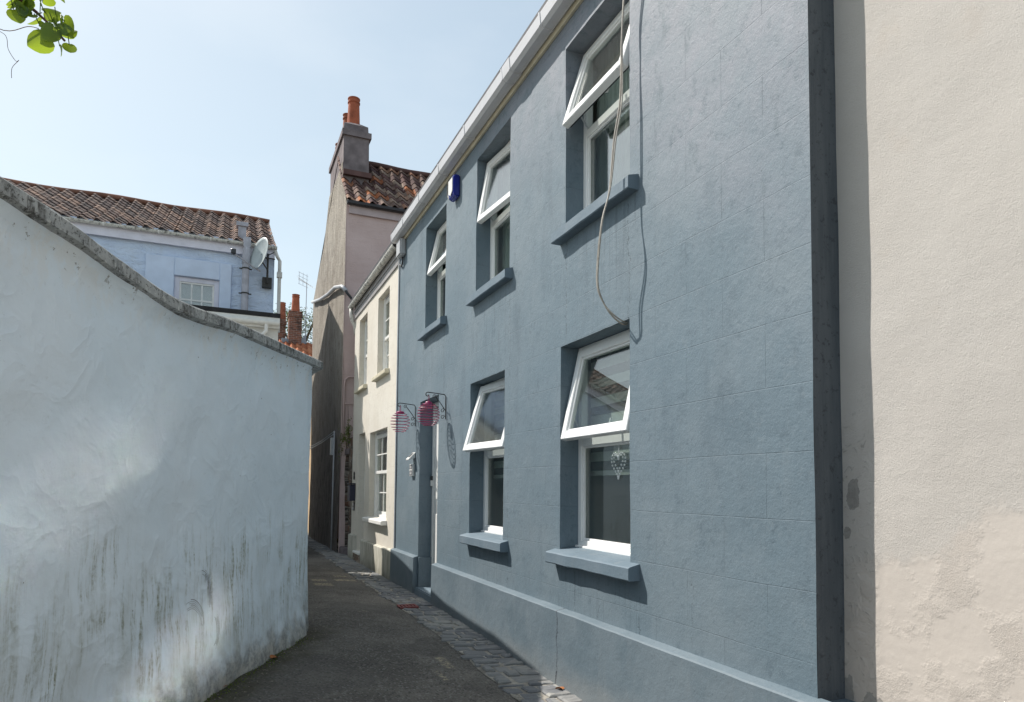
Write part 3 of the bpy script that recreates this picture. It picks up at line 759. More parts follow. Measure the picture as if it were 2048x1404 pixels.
# the drainage strip of slate setts along the house fronts
g = MB(); y = -1.5
while y < 22:
    y2 = y + 0.12
    for (ya, yb) in ((y, y2),):
        xa0, xa1 = [2.0 + 0.05 * mnoise.noise((q * 2, 0, 0)) + 0.035 * mnoise.noise((q * 9, 4, 0)) for q in (ya, yb)]
        for k in range(5):
            f0, f1 = k / 5, (k + 1) / 5
            P = lambda xx, yy: (xx, yy, gz(xx, yy) + 0.006)
            g.quad(P(xa0 + (2.56 - xa0) * f0, ya), P(xa0 + (2.56 - xa0) * f1, ya), P(xa1 + (2.56 - xa1) * f1, yb), P(xa1 + (2.56 - xa1) * f0, yb))
    y = y2
struct(g.build('kerb_strip', M_mortar))
g = MB(); rng = random.Random(3); y = -1.5
while y < 22:
    d = rng.uniform(0.09, 0.19)
    edges = [2.0 + rng.uniform(-0.07, 0.05)]
    while edges[-1] < 2.36: edges.append(edges[-1] + rng.uniform(0.10, 0.26))
    edges[-1] = 2.50
    for a, b in zip(edges[:-1], edges[1:]):
        if b - a < 0.07: continue
        gap = rng.uniform(0.008, 0.026); x0, x1, y0, y1 = a + gap, b - gap, y + gap, y + d - gap
        j = lambda s: rng.uniform(-s, s)
        base = [(x0 + j(.012), y0 + j(.015)), ((x0 + x1) / 2 + j(.02), y0 + j(.018)), (x1 + j(.012), y0 + j(.015)), (x1 + j(.012), y1 + j(.015)), ((x0 + x1) / 2 + j(.02), y1 + j(.018)), (x0 + j(.012), y1 + j(.015))]
        cx = sum(p[0] for p in base) / 6; cy = sum(p[1] for p in base) / 6
        hgt = rng.uniform(0.008, 0.024); tx, ty = j(.03), j(.03)
        o = len(g.v)
        for (px, py) in base: g.v.append((px, py, gz(px, py) - 0.01))
        for (px, py) in base: g.v.append((px, py, gz(px, py) + hgt * 0.7 + tx * (px - cx) + ty * (py - cy)))
        for (px, py) in base:
            qx, qy = cx + (px - cx) * 0.82, cy + (py - cy) * 0.82
            g.v.append((qx, qy, gz(qx, qy) + hgt + 0.004 + tx * (qx - cx) + ty * (qy - cy)))
        for k in range(6):
            k2 = (k + 1) % 6
            g.f.append((o + k, o + k2, o + 6 + k2, o + 6 + k)); g.f.append((o + 6 + k, o + 6 + k2, o + 12 + k2, o + 12 + k))
        g.f.append(tuple(o + 12 + k for k in range(6)))
    y += d
struct(g.build('pavement', M_sett))

# ------------------------------------------------------------------ blue house
XF = 2.5
bh = thing('blue_house', 'slate blue rendered house in the middle with white tilting windows and a long white gutter', 'house', (2.5, 6.4, 0.0))
WIN = {'LR': (3.85, 4.87, 1.07, 2.71), 'LL': (6.06, 7.05, 1.06, 2.71), 'UR': (3.85, 4.80, 3.67, 5.17), 'UM': (5.96, 6.92, 3.68, 5.20), 'UL': (8.04, 8.95, 3.70, 5.15)}
DOOR = (8.25, 9.13, 0.0, 2.745)
wb = MB()
ops = [(*WIN[k], 0.22) for k in WIN] + [(*DOOR, 0.26)]
wall_grid(wb, lambda u, v, d: (XF + d, u, v), 2.315, 10.50, -0.1, 5.56, ops, 0.22, 0.06, 0.006, 1.0)
# return at the near corner, rear and far walls
wb.box(7.5, 7.7, 2.32, 10.5, -0.1, 5.56)
wb.box(2.74, 7.5, 10.40, 10.5, -0.1, 5.56)
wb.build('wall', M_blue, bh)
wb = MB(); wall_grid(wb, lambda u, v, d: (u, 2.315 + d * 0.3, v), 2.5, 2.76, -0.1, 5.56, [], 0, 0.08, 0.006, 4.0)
wr = wb.build('return_wall', M_shaded_paint, bh); wr['label'] = 'dark streaky end face of the blue house, shade put into its paint'
ib = MB()                      # rooms seen through the panes
ib.quad((4.6, 2.6, 0), (4.6, 10.4, 0), (4.6, 10.4, 5.5), (4.6, 2.6, 5.5))
for z in (0.15, 2.92, 5.50): ib.box(2.74, 4.6, 2.6, 10.4, z, z + 0.05)
for yy in (2.62, 5.4, 7.7): ib.box(2.74, 4.6, yy, yy + 0.05, 0.2, 5.5)
ib.build('interior', M_inside, bh)
pb = MB()
def plinth_run(mb, y0, y1, z1=0.62, x0=2.435, x1=2.51, slope=0.025):
    nn_ = max(1, int((y1 - y0) / 0.12))
    vs = []; fs = []
    for i in range(nn_ + 1):
        y = y0 + (y1 - y0) * i / nn_
        q = 0.005 * mnoise.noise((y * 2.1, 0, 7)); q2 = 0.004 * mnoise.noise((y * 5, 3, 7))
        vs += [(x1, y, -0.1), (x0 + q - 0.008, y, -0.1), (x0 + q, y, z1 - slope + q2), (x0 + q + 0.008, y, z1 - slope + 0.008 + q2), (x1, y, z1 + q2)]
    for i in range(nn_):
        for k in range(4): fs.append((i * 5 + k, i * 5 + k + 1, (i + 1) * 5 + k + 1, (i + 1) * 5 + k))
    fs += [(0, 1, 2, 3, 4), tuple(nn_ * 5 + k for k in (4, 3, 2, 1, 0))]
    mb.add(vs, fs)
plinth_run(pb, 2.25, 8.25)
plinth_run(pb, 9.13, 10.50)
pb.box(2.50, 2.755, 9.085, 9.128, 0.0, 0.60)
pb.box(2.44, 2.70, 2.25, 2.312, -0.1, 0.60)
pb.build('plinth', M_plinth, bh)
rb = MB()
rb.prism([(2.36, 2.0, 5.56), (2.36, 2.0, 5.62), (5.1, 2.0, 7.3), (7.9, 2.0, 5.6), (7.9, 2.0, 5.54), (5.1, 2.0, 7.24)], (0, 8.5, 0))
rb.build('roof', M_slate, bh)
fb = MB(); fb.box(2.475, 2.497, 2.32, 10.50, 5.385, 5.558); fb.box(2.44, 2.497, 2.32, 10.50, 5.5595, 5.575)
fb.build('fascia', M_fascia, bh)
gt = MB()
sect = [(2.475, 5.53), (2.475, 5.445), (2.455, 5.425), (2.375, 5.425), (2.345, 5.45), (2.335, 5.545), (2.345, 5.545), (2.352, 5.46), (2.38, 5.435), (2.45, 5.435), (2.465, 5.45), (2.465, 5.53)]
gt.prism([(x, 2.2, z) for x, z in sect], (0, 8.24, 0))
gt.prism([(x, 10.42, z) for x, z in [(2.475, 5.54), (2.475, 5.44), (2.455, 5.42), (2.375, 5.42), (2.342, 5.445), (2.332, 5.55)]], (0, 0.03, 0))
gut = gt.build('gutter', M_gutter, bh)
for yy in (3.2, 4.05, 4.96, 5.62, 5.80, 6.9, 7.88, 8.8, 9.7):
    b = MB()
    o = 0.006
    b.prism([(2.485, yy, 5.44), (2.455, yy, 5.425 - o), (2.375, yy, 5.425 - o), (2.345 - o, yy, 5.445), (2.335 - o, yy, 5.552), (2.335, yy, 5.552), (2.345, yy, 5.4505), (2.376, yy, 5.4248), (2.456, yy, 5.4248), (2.485, yy, 5.452)], (0, 0.028, 0))
    b.build('gutter_bracket', M_gutter, gut)
gu = MB(); gu.prism([(2.485, 5.63, 5.44), (2.455, 5.63, 5.415), (2.375, 5.63, 5.415), (2.34, 5.63, 5.44), (2.329, 5.63, 5.553), (2.335, 5.63, 5.553), (2.345, 5.63, 5.4505), (2.376, 5.63, 5.4245), (2.456, 5.63, 5.4245), (2.485, 5.63, 5.452)], (0, 0.16, 0))
gu.build('gutter_union', M_gutter, gut)

def bx(mb, fn, o0, o1, y0, y1, h0, h1): mb.box(o0, o1, y0, y1, h0, h1, fn)
def upvc_window(root, key, zt, th, sash_glass, low_glass, inner, yaw=0.0, sashpad=0.028):
    y0, y1, z0, z1 = WIN[key]
    XO = 2.665
    fr_ = MB(); p = 0.055
    ax, bx_ = XO, XO + 0.06
    fr_.box(ax, bx_, y0, y0 + p, z0, z1); fr_.box(ax, bx_, y1 - p, y1, z0, z1)
    fr_.box(ax, bx_, y0 + p, y1 - p, z0 + 0.004, z0 + 0.075); fr_.box(ax, bx_, y0 + p, y1 - p, z1 - p, z1)
    fr_.box(ax, bx_, y0 + p, y1 - p, zt - 0.065, zt)
    b = 0.018                                       # glazing beads
    fr_.box(ax + 0.012, ax + 0.035, y1 - p - b, y1 - p, z0 + 0.075, zt - 0.065); fr_.box(ax + 0.012, ax + 0.035, y0 + p, y0 + p + b, z0 + 0.075, zt - 0.065)
    fr_.box(ax + 0.012, ax + 0.035, y0 + p + b, y1 - p - b, z0 + 0.075, z0 + 0.075 + b); fr_.box(ax + 0.012, ax + 0.035, y0 + p + b, y1 - p - b, zt - 0.065 - b, zt - 0.065)
    f = fr_.build('window', M_upvc, root, bevel=0.004)
    nose = MB(); nose.box(2.635, 2.664, y0 + 0.004, y1 - 0.004, z0 + 0.008, z0 + 0.034); nose.build('cill_nose', M_upvc, f, bevel=0.004)
    g_ = MB(); g_.box(ax + 0.036, ax + 0.042, y0 + p, y1 - p, z0 + 0.07, zt - 0.06); g_.build('pane', low_glass, f)
    # opened top-hung sash
    zp, xp = z1 - 0.03, XO - 0.004
    L = zp - zt + 0.035
    yc_ = (y0 + y1) / 2
    fn = lambda o, y, h: (xp - (o * math.cos(th) + h * math.sin(th)) - (y - yc_) * yaw, y, zp - h * math.cos(th) + o * math.sin(th))
    s = MB(); w_ = 0.068; ya, yb = y0 + sashpad, y1 - sashpad
    s.box(-0.045, 0.014, yb - w_, yb, 0.0, L, fn); s.box(-0.045, 0.014, ya, ya + w_, 0.0, L, fn)
    s.box(-0.045, 0.014, ya + w_, yb - w_, 0.0, w_, fn); s.box(-0.045, 0.014, ya + w_, yb - w_, L - w_, L, fn)
    c = 0.016
    s.box(-0.04, -0.002, yb - w_ - c, yb - w_, w_, L - w_, fn); s.box(-0.04, -0.002, ya + w_, ya + w_ + c, w_, L - w_, fn)
    s.box(-0.04, -0.002, ya + w_ + c, yb - w_ - c, w_, w_ + c, fn); s.box(-0.04, -0.002, ya + w_ + c, yb - w_ - c, L - w_ - c, L - w_, fn)
    s.build('sash', M_upvc, f, bevel=0.005)
    k = MB(); k.box(-0.058, -0.0455, ya + 0.02, yb - 0.02, L - 0.03, L - 0.012, fn); k.box(-0.058, -0.0455, yb - 0.03, yb - 0.012, L * 0.35, L - 0.05, fn)
    k.build('window_seal', M_dark, f)
    g2 = MB(); g2.box(-0.020, -0.014, ya + w_ - 0.004, yb - w_ + 0.004, w_ - 0.004, L - w_ + 0.004, fn); g2.build('pane', sash_glass, f)
    hd = MB(); ym = ya + (yb - ya) * 0.40
    hd.box(-0.075, -0.046, ym - 0.012, ym + 0.012, L - 0.06, L - 0.03, fn); hd.box(-0.085, -0.070, ym - 0.010, ym + 0.010, L - 0.15, L - 0.04, fn)
    hd.build('handle', M_upvc, f, bevel=0.003)
    for (q0, q1) in ((y1 - 0.05, yb - 0.03), (y0 + 0.05, ya + 0.03)):
        st_ = MB(); st_.tube([(XO + 0.01, q0, zt + 0.02), fn(-0.045, q1, L * 0.72)], 0.007, 6); st_.build('stay', M_plgrey, f)
    inner(f, y0, y1, z0, z1)
    return f
def roller(drop):
    def go(f, y0, y1, z0, z1):
        b = MB(); b.box(2.80, 2.805, y0 - 0.03, y1 + 0.03, drop, z1 + 0.02); b.build('blind', M_blind, f)
        r_ = MB(); r_.box(2.795, 2.812, y0 - 0.03, y1 + 0.03, drop - 0.035, drop); r_.build('blind_rail', M_plwhite, f)
    return go
def drape(ya, yb, zl, mat, net=None):
    def go(f, y0, y1, z0, z1):
        b = MB(); n_ = 40
        for i in range(n_ + 1):
            y = ya + (yb - ya) * i / n_
            x = 2.83 + 0.022 * math.sin(i * 1.25) + 0.01 * math.sin(i * 0.5)
            b.v += [(x, y, zl), (x, y, z1 + 0.05)]
        for i in range(n_): b.f.append((i * 2, i * 2 + 2, i * 2 + 3, i * 2 + 1))
        b.build('curtain', mat, f, smooth=True)
    return go
upvc_window(bh, 'LR', 1.965, R(12.5), M_glass, M_glass, roller(1.70))
upvc_window(bh, 'LL', 1.965, R(15.6), M_glassc, M_glass, roller(1.70), 0.092)  # yaw added to steer this sash's sun patch along the garden wall
upvc_window(bh, 'UR', 4.50, R(17), M_glassd, M_glassu, drape(4.35, 4.85, 3.6, M_curtain))
upvc_window(bh, 'UM', 4.50, R(9.4), M_glassc, M_glass, drape(5.95, 6.95, 3.6, M_curtain), 0.09)  # also turned by yaw, to place the upper sun patch
upvc_window(bh, 'UL', 4.50, R(12.5), M_glassd, M_glass, drape(8.0, 9.0, 3.6, M_curtain))
for key, (ya, yb, zt_) in {'LR': (3.74, 4.955, 1.062), 'LL': (5.93, 7.11, 1.052), 'UR': (3.745, 4.89, 3.655), 'UM': (5.88, 7.0, 3.665), 'UL': (7.96, 9.03, 3.685)}.items():
    low = zt_ < 2
    th_ = 0.10 if low else 0.10
    s = MB(); fx = 2.415
    nn_ = 14
    vs = []; fs = []
    for i in range(nn_ + 1):
        y = ya + (yb - ya) * i / nn_
        q = 0.006 * mnoise.noise((y * 4.0, zt_, 2)); q2 = 0.006 * mnoise.noise((y * 4.0, zt_, 9))
        inside = WIN[key][0] + 0.01 < y < WIN[key][1] - 0.01
        vs += [(2.52, y, zt_ - th_ - 0.0), (fx + 0.006 + q, y, zt_ - th_ + q2), (fx + q, y, zt_ - th_ + 0.008 + q2), (fx + q, y, zt_ - 0.018 + q2 * 0.6), (fx + 0.012 + q, y, zt_ - 0.010 + q2 * 0.6), (2.515, y, zt_ + 0.012)]
    for i in range(nn_):
        for k in range(5): fs.append((i * 6 + k, i * 6 + k + 1, (i + 1) * 6 + k + 1, (i + 1) * 6 + k))
    fs += [tuple(range(6)), tuple(nn_ * 6 + k for k in range(5, -1, -1))]
    s.add(vs, fs)
    a, b_ = WIN[key][0], WIN[key][1]
    s.quad((2.505, a + .002, zt_ + 0.0095), (2.505, b_ - .002, zt_ + 0.0095), (2.70, b_ - .002, zt_ + 0.035), (2.70, a + .002, zt_ + 0.035))
    s.build('window_sill', M_trim, bh)
# door in its deep reveal
db = MB(); db.box(2.70, 2.745, 8.33, 9.06, 0.21, 2.66); db.box(2.685, 2.70, 8.45, 8.94, 1.4, 2.5); db.box(2.685, 2.70, 8.45, 8.94, 0.4, 1.2)
door = db.build('door', M_whitewood, bh, bevel=0.006)
h = MB(); h.tube([(2.685, 8.44, 1.2), (2.64, 8.44, 1.2)], 0.012, 8); h.tube([(2.64, 8.44, 1.2), (2.64, 8.56, 1.2)], 0.011, 8); h.build('handle', M_plgrey, door)
f = MB(); f.box(2.68, 2.755, 8.255, 8.325, 0.205, 2.74); f.box(2.68, 2.755, 9.065, 9.125, 0.205, 2.74); f.box(2.68, 2.755, 8.325, 9.065, 2.67, 2.74)
f.build('door_frame', M_whitewood, bh, bevel=0.005)
s = MB(); s.box(2.44, 2.76, 8.258, 9.08, -0.05, 0.205); s.build('doorstep', M_trim, bh, bevel=0.012, seg=2)
c = MB(); c.tube([(2.488, 10.47, 0.6), (2.487, 10.475, 2.6), (2.489, 10.47, 5.2)], 0.012, 8); c.tube([(2.489, 10.497, 0.0), (2.489, 10.497, 5.3)], 0.010, 8); c.build('conduit', M_plgrey, bh)

# ------------------------------------------------------------------ tall cream building on the right
cb = MB()
wall_grid(cb, lambda u, v, d: (2.672 + d, u, v), -6.0, 2.32, -0.1, 6.0, [], 0, 0.09, 0.010, 8.0)
cb.box(2.74, 8.0, -6.0, 2.30, -0.1, 6.0)
crb = thing('cream_building', 'tall pale cream stucco wall with flaking paint filling the right edge', 'building', (2.7, -1.0, 0))
cb.build('wall', M_stucco, crb)
r_ = MB(); r_.box(2.64, 8.1, -6.1, 2.3, 6.0, 6.1); r_.build('roof', M_slate, crb)

# ------------------------------------------------------------------ cream terraced house beyond the blue one
ch = thing('cream_house', 'narrow cream house with sash windows between the blue house and the mauve house', 'house', (2.5, 12.5, 0.08))
LW = (11.16, 12.62, 1.02, 2.57); DW = (13.08, 13.76, 0.30, 2.62); U1 = (13.07, 13.88, 3.55, 4.97); U2 = (11.18, 12.10, 3.55, 4.97)
cw = MB()
wall_grid(cw, lambda u, v, d: (2.502 + d, u, v), 10.52, 14.42, -0.1, 5.42, [(*LW, 0.13), (*DW, 0.2), (*U1, 0.13), (*U2, 0.13)], 0.12, 0.07, 0.006, 11.0)
cw.box(2.51, 2.76, 14.40, 14.42, -0.1, 5.40); cw.box(7.3, 7.5, 10.52, 14.4, 0, 5.4)
cw.build('wall', M_cream, ch)
ib = MB(); ib.quad((4.2, 10.6, 0), (4.2, 14.4, 0), (4.2, 14.4, 5.4), (4.2, 10.6, 5.4))
for z in (0.15, 2.9, 5.3): ib.box(2.76, 4.2, 10.6, 14.4, z, z + 0.05)
ib.build('interior', M_inside, ch)
cp = MB(); plinth_run(cp, 10.53, 13.07, 0.575, 2.445); plinth_run(cp, 13.77, 14.42, 0.60, 2.445)
cp.build('plinth', M_creamp, ch)
rb = MB(); rb.prism([(2.38, 10.5, 5.45), (2.38, 10.5, 5.5), (5.0, 10.5, 6.75), (7.6, 10.5, 5.5), (7.6, 10.5, 5.45), (5.0, 10.5, 6.68)], (0, 3.95, 0)); rb.build('roof', M_slate, ch)
fb = MB(); fb.box(2.478, 2.500, 10.52, 14.42, 5.12, 5.42); fb.box(2.462, 2.477, 10.52, 14.42, 5.25, 5.28); fb.build('fascia', M_greyboard, ch)
gt = MB(); arc = [(2.415 + 0.06 * math.cos(R(a)), 5.405 + 0.06 * math.sin(R(a))) for a in range(180, 361, 18)]
arc2 = [(2.415 + 0.053 * math.cos(R(a)), 5.405 + 0.053 * math.sin(R(a))) for a in range(360, 179, -18)]
gt.prism([(x, 10.42, z) for x, z in arc + arc2], (0, 4.10, 0))
gt.prism([(x, 14.5205, z) for x, z in [(2.415 + 0.061 * math.cos(R(a)), 5.405 + 0.061 * math.sin(R(a))) for a in range(180, 361, 18)]], (0, 0.012, 0))
cg = gt.build('gutter', M_oldgutter, ch, smooth=False)
for yy in (11.0, 11.9, 12.8, 13.7, 14.3):
    b = MB(); b.prism([(x, yy, z) for x, z in [(2.415 + 0.066 * math.cos(R(a)), 5.405 + 0.066 * math.sin(R(a))) for a in range(180, 361, 20)] + [(2.48, 5.38), (2.415 + 0.0605, 5.404)] + [(2.415 + 0.0602 * math.cos(R(a)), 5.405 + 0.0602 * math.sin(R(a))) for a in range(360, 179, -20)]], (0, 0.03, 0))
    b.build('gutter_bracket', M_oldgutter, cg)
dp = MB(); dp.tube([(2.415, 14.44, 5.35), (2.415, 14.44, 5.22), (2.44, 14.44, 5.10), (2.50, 14.46, 5.0), (2.53, 14.48, 4.8)], 0.042, 10); dp.build('downpipe', M_oldgutter, ch, smooth=True)
def sash_window(root, o, cols, zm, net, vent=True):
    y0, y1, z0, z1 = o; X = 2.60
    f = MB(); p = 0.055
    f.box(X, X + 0.09, y0, y0 + p, z0, z1); f.box(X, X + 0.09, y1 - p, y1, z0, z1); f.box(X, X + 0.09, y0 + p, y1 - p, z1 - 0.07, z1); f.box(X - 0.005, X + 0.09, y0 + p, y1 - p, z0, z0 + 0.05)
    w_ = f.build('window', M_whitewood, root, bevel=0.004)
    def sash(x, za, zb, name):
        s = MB(); q = 0.045; a, b = y0 + p + 0.001, y1 - p - 0.001
        s.box(x, x + 0.035, a, a + q, za, zb); s.box(x, x + 0.035, b - q, b, za, zb)
        s.box(x, x + 0.035, a + q, b - q, za, za + 0.055); s.box(x, x + 0.035, a + q, b - q, zb - 0.05, zb)
        for k in range(1, cols):
            yy = a + q + (b - a - 2 * q) * k / cols; s.box(x + 0.004, x + 0.030, yy - 0.011, yy + 0.011, za + 0.055, zb - 0.05)
        zz = (za + zb) / 2; 
        s.box(x + 0.005, x + 0.029, a + q, b - q, zz - 0.011, zz + 0.011)
        s.build('sash', M_whitewood, w_, bevel=0.003)
        g_ = MB(); g_.box(x + 0.016, x + 0.019, a + q - 0.003, b - q + 0.003, za + 0.05, zb - 0.045); g_.build('pane', M_glass, w_)
    sash(X + 0.012, zm - 0.025, z1 - 0.071, 'up'); sash(X + 0.05, z0 + 0.051, zm + 0.025, 'lo')
    if vent:
        v = MB(); v.box(X - 0.012, X - 0.001, y0 + 0.2, y1 - 0.2, z1 - 0.055, z1 - 0.02); v.build('vent', M_greyboard, w_)
    b = MB(); n_ = 30
    for i in range(n_ + 1):
        y = y0 + (y1 - y0) * i / n_; x = 2.80 + 0.018 * math.sin(i * 1.4); b.v += [(x, y, z0), (x, y, z1)]
    for i in range(n_): b.f.append((i * 2, i * 2 + 2, i * 2 + 3, i * 2 + 1))
    b.build('curtain', net, w_, smooth=True)
sash_window(ch, LW, 3, 1.83, M_net); sash_window(ch, U1, 2, 4.22, M_net); sash_window(ch, U2, 2, 4.22, M_net)
for (o, e, m_, xx) in ((LW, 0.07, M_whitewood, 2.40), (U1, 0.09, M_fascia, 2.42), (U2, 0.09, M_fascia, 2.42)):
    s = MB(); s.prism([(2.66, o[0] - e, o[2] + 0.01), (2.66, o[0] - e, o[2] - 0.05), (2.50, o[0] - e, o[2] - 0.09), (xx + 0.01, o[0] - e, o[2] - 0.09), (xx, o[0] - e, o[2] - 0.08), (xx, o[0] - e, o[2] - 0.025), (xx + 0.012, o[0] - e, o[2] - 0.014)], (0, o[1] - o[0] + 2 * e, 0))
    s.build('window_sill', m_, ch, bevel=0.004)
db = MB(); db.box(2.66, 2.70, 13.14, 13.70, 0.31, 2.25); db.box(2.655, 2.70, 13.14, 13.70, 2.30, 2.56)
d_ = db.build('door', M_whitewood, ch, bevel=0.005)
f = MB(); f.box(2.63, 2.71, 13.082, 13.135, 0.305, 2.615); f.box(2.63, 2.71, 13.705, 13.758, 0.305, 2.615); f.box(2.63, 2.71, 13.135, 13.705, 2.565, 2.615); f.build('door_frame', M_whitewood, ch, bevel=0.004)
h = MB(); h.lathe((2.62, 13.25, 2.27), [(0.0, -0.05), (0.035, -0.03), (0.045, 0.0), (0.035, 0.03), (0.0, 0.05)], 12); h.build('door_lamp', M_plwhite, ch, smooth=True)
s = MB(); s.box(2.43, 2.72, 13.085, 13.765, -0.05, 0.26); s.build('doorstep', M_rubble, ch, bevel=0.015)
s = MB(); s.box(2.42, 2.72, 13.09, 13.76, 0.2605, 0.30); s.build('threshold', M_whitewood, ch, bevel=0.006)

# ------------------------------------------------------------------ stone garden wall with a dark door
sw = thing('stone_wall', 'low rubble stone wall with a dark blue door between cream house and mauve house', 'wall', (2.5, 14.9, 0.08))
s = MB()
wall_grid(s, lambda u, v, d: (2.50 + d, u, v), 14.43, 15.32, -0.1, 2.62, [(14.88, 15.28, 0.26, 2.27)], 0.16, 0.06, 0.03, 21.0, 0.01)
s.box(2.64, 2.74, 14.43, 15.3, -0.1, 2.60)
s.build('wall', M_rubble, sw)
l = MB(); l.box(2.475, 2.62, 14.82, 15.30, 2.272, 2.40); l.build('lintel', M_chim, sw, bevel=0.01)
d_ = MB(); d_.box(2.60, 2.64, 14.885, 15.275, 0.27, 2.265); d_.box(2.592, 2.60, 14.95, 15.21, 0.45, 1.1); d_.box(2.592, 2.60, 14.95, 15.21, 1.25, 2.1); d_.build('door', M_navy, sw, bevel=0.004)
l = MB(); l.box(2.40, 2.63, 14.85, 15.29, -0.05, 0.255); l.build('doorstep', M_chim, sw, bevel=0.015)

# ------------------------------------------------------------------ mauve house with roughcast gable and tall chimney
ph = thing('mauve_house', 'tall mauve house with roughcast gable end, pantile roof and big chimney stack', 'house', (2.4, 16.5, 0.05))
GX = 2.40
prof = [(15.3, -0.1), (15.3, 2.5), (15.27, 5.0), (15.22, 7.9), (16.02, 8.98), (18.2, 9.35), (19.06, 8.25), (20.3, 7.72), (21.25, 7.28), (21.1, 4.0), (20.75, 0.9), (20.65, -0.1)]
gm = MB()
def gxw(y, z): return GX - 0.05 * sm((2.5 - z) / 3) + 0.02 * mnoise.noise((y * 0.5, z * 0.5, 2)) + 0.012 * mnoise.noise((y * 2.2, z * 2.2, 5))
ny, nz = 34, 60
def span(z):
    left = 15.3 - 0.08 * max(0, min(1, z / 7.9))
    if z > 7.9: left = 15.22 + (z - 7.9) * (0.80 / 1.08)
    if z > 8.98: left = 16.02
    zs = [-0.1, 0.9, 4.0, 7.28, 7.72, 8.25, 9.35]; rr = [20.65, 20.75, 21.1, 21.25, 20.3, 19.06, 18.2]
    right = rr[-1]
    for i in range(len(zs) - 1):
        if zs[i] <= z <= zs[i + 1]: right = rr[i] + (rr[i + 1] - rr[i]) * (z - zs[i]) / (zs[i + 1] - zs[i]); break
    return left, right
for j in range(nz + 1):
    z = -0.1 + 9.4 * j / nz
    a, b = span(z)
    for i in range(ny + 1):
        y = a + (b - a) * i / ny; gm.v.append((gxw(y, z), y, z))
for j in range(nz):
    for i in range(ny):
        k = j * (ny + 1) + i; gm.f.append((k, k + 1, k + ny + 2, k + ny + 1))
gm.build('gable_wall', M_rough, ph, smooth=True)
fm = MB()
wall_grid(fm, lambda u, v, d: (u, (15.3 if v < 2.5 else 15.3 - 0.08 * min(1, (v - 2.5) / 5.4)) + d, v), 2.385, 9.0, -0.1, 7.93, [], 0, 0.12, 0.02, 31.0)
fm.box(2.6, 9.0, 21.0, 21.2, 0, 7.2); fm.box(8.9, 9.0, 15.3, 21.0, 0, 7.9)
fm.build('front_wall', M_pink, ph)
b = MB(); b.box(2.44, 9.0, 15.17, 15.215, 7.72, 7.90); b.build('fascia', M_pinktrim, ph)
b = MB(); b.box(2.38, 9.05, 15.06, 15.165, 7.89, 7.985); b.build('gutter', M_black, ph, bevel=0.02)
pantiles('roof', M_tile_purple, ph, (2.37, 15.08, 7.97), (1, 0, 0), (0, 1.68, 1.70), 6.7, 2.45, 0.26, 0.235, 0.040, 8, 5, 0.05)
b = MB(); b.quad((2.4, 16.76, 9.66), (9.0, 16.76, 9.66), (9.0, 21.3, 7.2), (2.4, 21.3, 7.2)); b.build('rear_roof', M_slate, ph)
b = MB(); b.tube([(3.0 + 0.3 * i, 16.76, 9.70 + 0.012 * math.sin(i * 1.3)) for i in range(21)], 0.065, 8); b.build('ridge_tile', M_ridgedk, ph, smooth=True)
st_ = MB()
def frustum(mb, z0, z1, a, b):     # a,b: (x0,x1,y0,y1)
    vs = [(x, y, z0) for x, y in ((a[0], a[2]), (a[1], a[2]), (a[1], a[3]), (a[0], a[3]))] + [(x, y, z1) for x, y in ((b[0], b[2]), (b[1], b[2]), (b[1], b[3]), (b[0], b[3]))]
    mb.add(vs, [(0, 3, 2, 1), (4, 5, 6, 7), (0, 1, 5, 4), (1, 2, 6, 5), (2, 3, 7, 6), (3, 0, 4, 7)])
frustum(st_, 8.6, 9.92, (2.42, 3.02, 15.98, 18.16), (2.41, 3.01, 16.0, 18.14))
frustum(st_, 9.921, 10.06, (2.37, 3.06, 15.95, 18.2), (2.37, 3.06, 15.95, 18.2))
frustum(st_, 10.061, 10.24, (2.41, 3.0, 16.02, 18.12), (2.42, 2.99, 16.04, 18.1))
frustum(st_, 10.241, 10.36, (2.42, 2.99, 16.04, 18.1), (2.58, 2.84, 16.2, 17.9))
stack = st_.build('chimney', M_chim, ph)
b = MB(); b.box(2.405, 3.06, 15.88, 15.975, 8.93, 9.05); b.box(3.025, 3.075, 15.9, 16.8, 8.95, 9.02); b.build('flashing', M_ridgedk, stack)
def pot(mb, x, y, z, h, r0, r1, lip=0.02):
    mb.lathe((x, y, z), [(r0, 0), (r1 + 0.004, h - 0.13), (r1 + lip, h - 0.12), (r1 + lip, h - 0.095), (r1 + 0.006, h - 0.085), (r1 + 0.006, h - 0.03), (r1 + lip, h - 0.02), (r1 + lip, h), (r1 - 0.03, h), (r1 - 0.03, h - 0.2)], 24)
b = MB(); pot(b, 2.70, 16.42, 10.28, 0.80, 0.16, 0.13); b.build('chimney_pot', M_pot, stack, smooth=False)
b = MB(); pot(b, 2.66, 17.1, 10.28, 0.74, 0.13, 0.10); b.build('chimney_pot', M_pot_old, stack)
b = MB(); pot(b, 2.58, 17.75, 10.24, 0.3, 0.12, 0.10); b.build('chimney_pot', M_pot_old, stack)
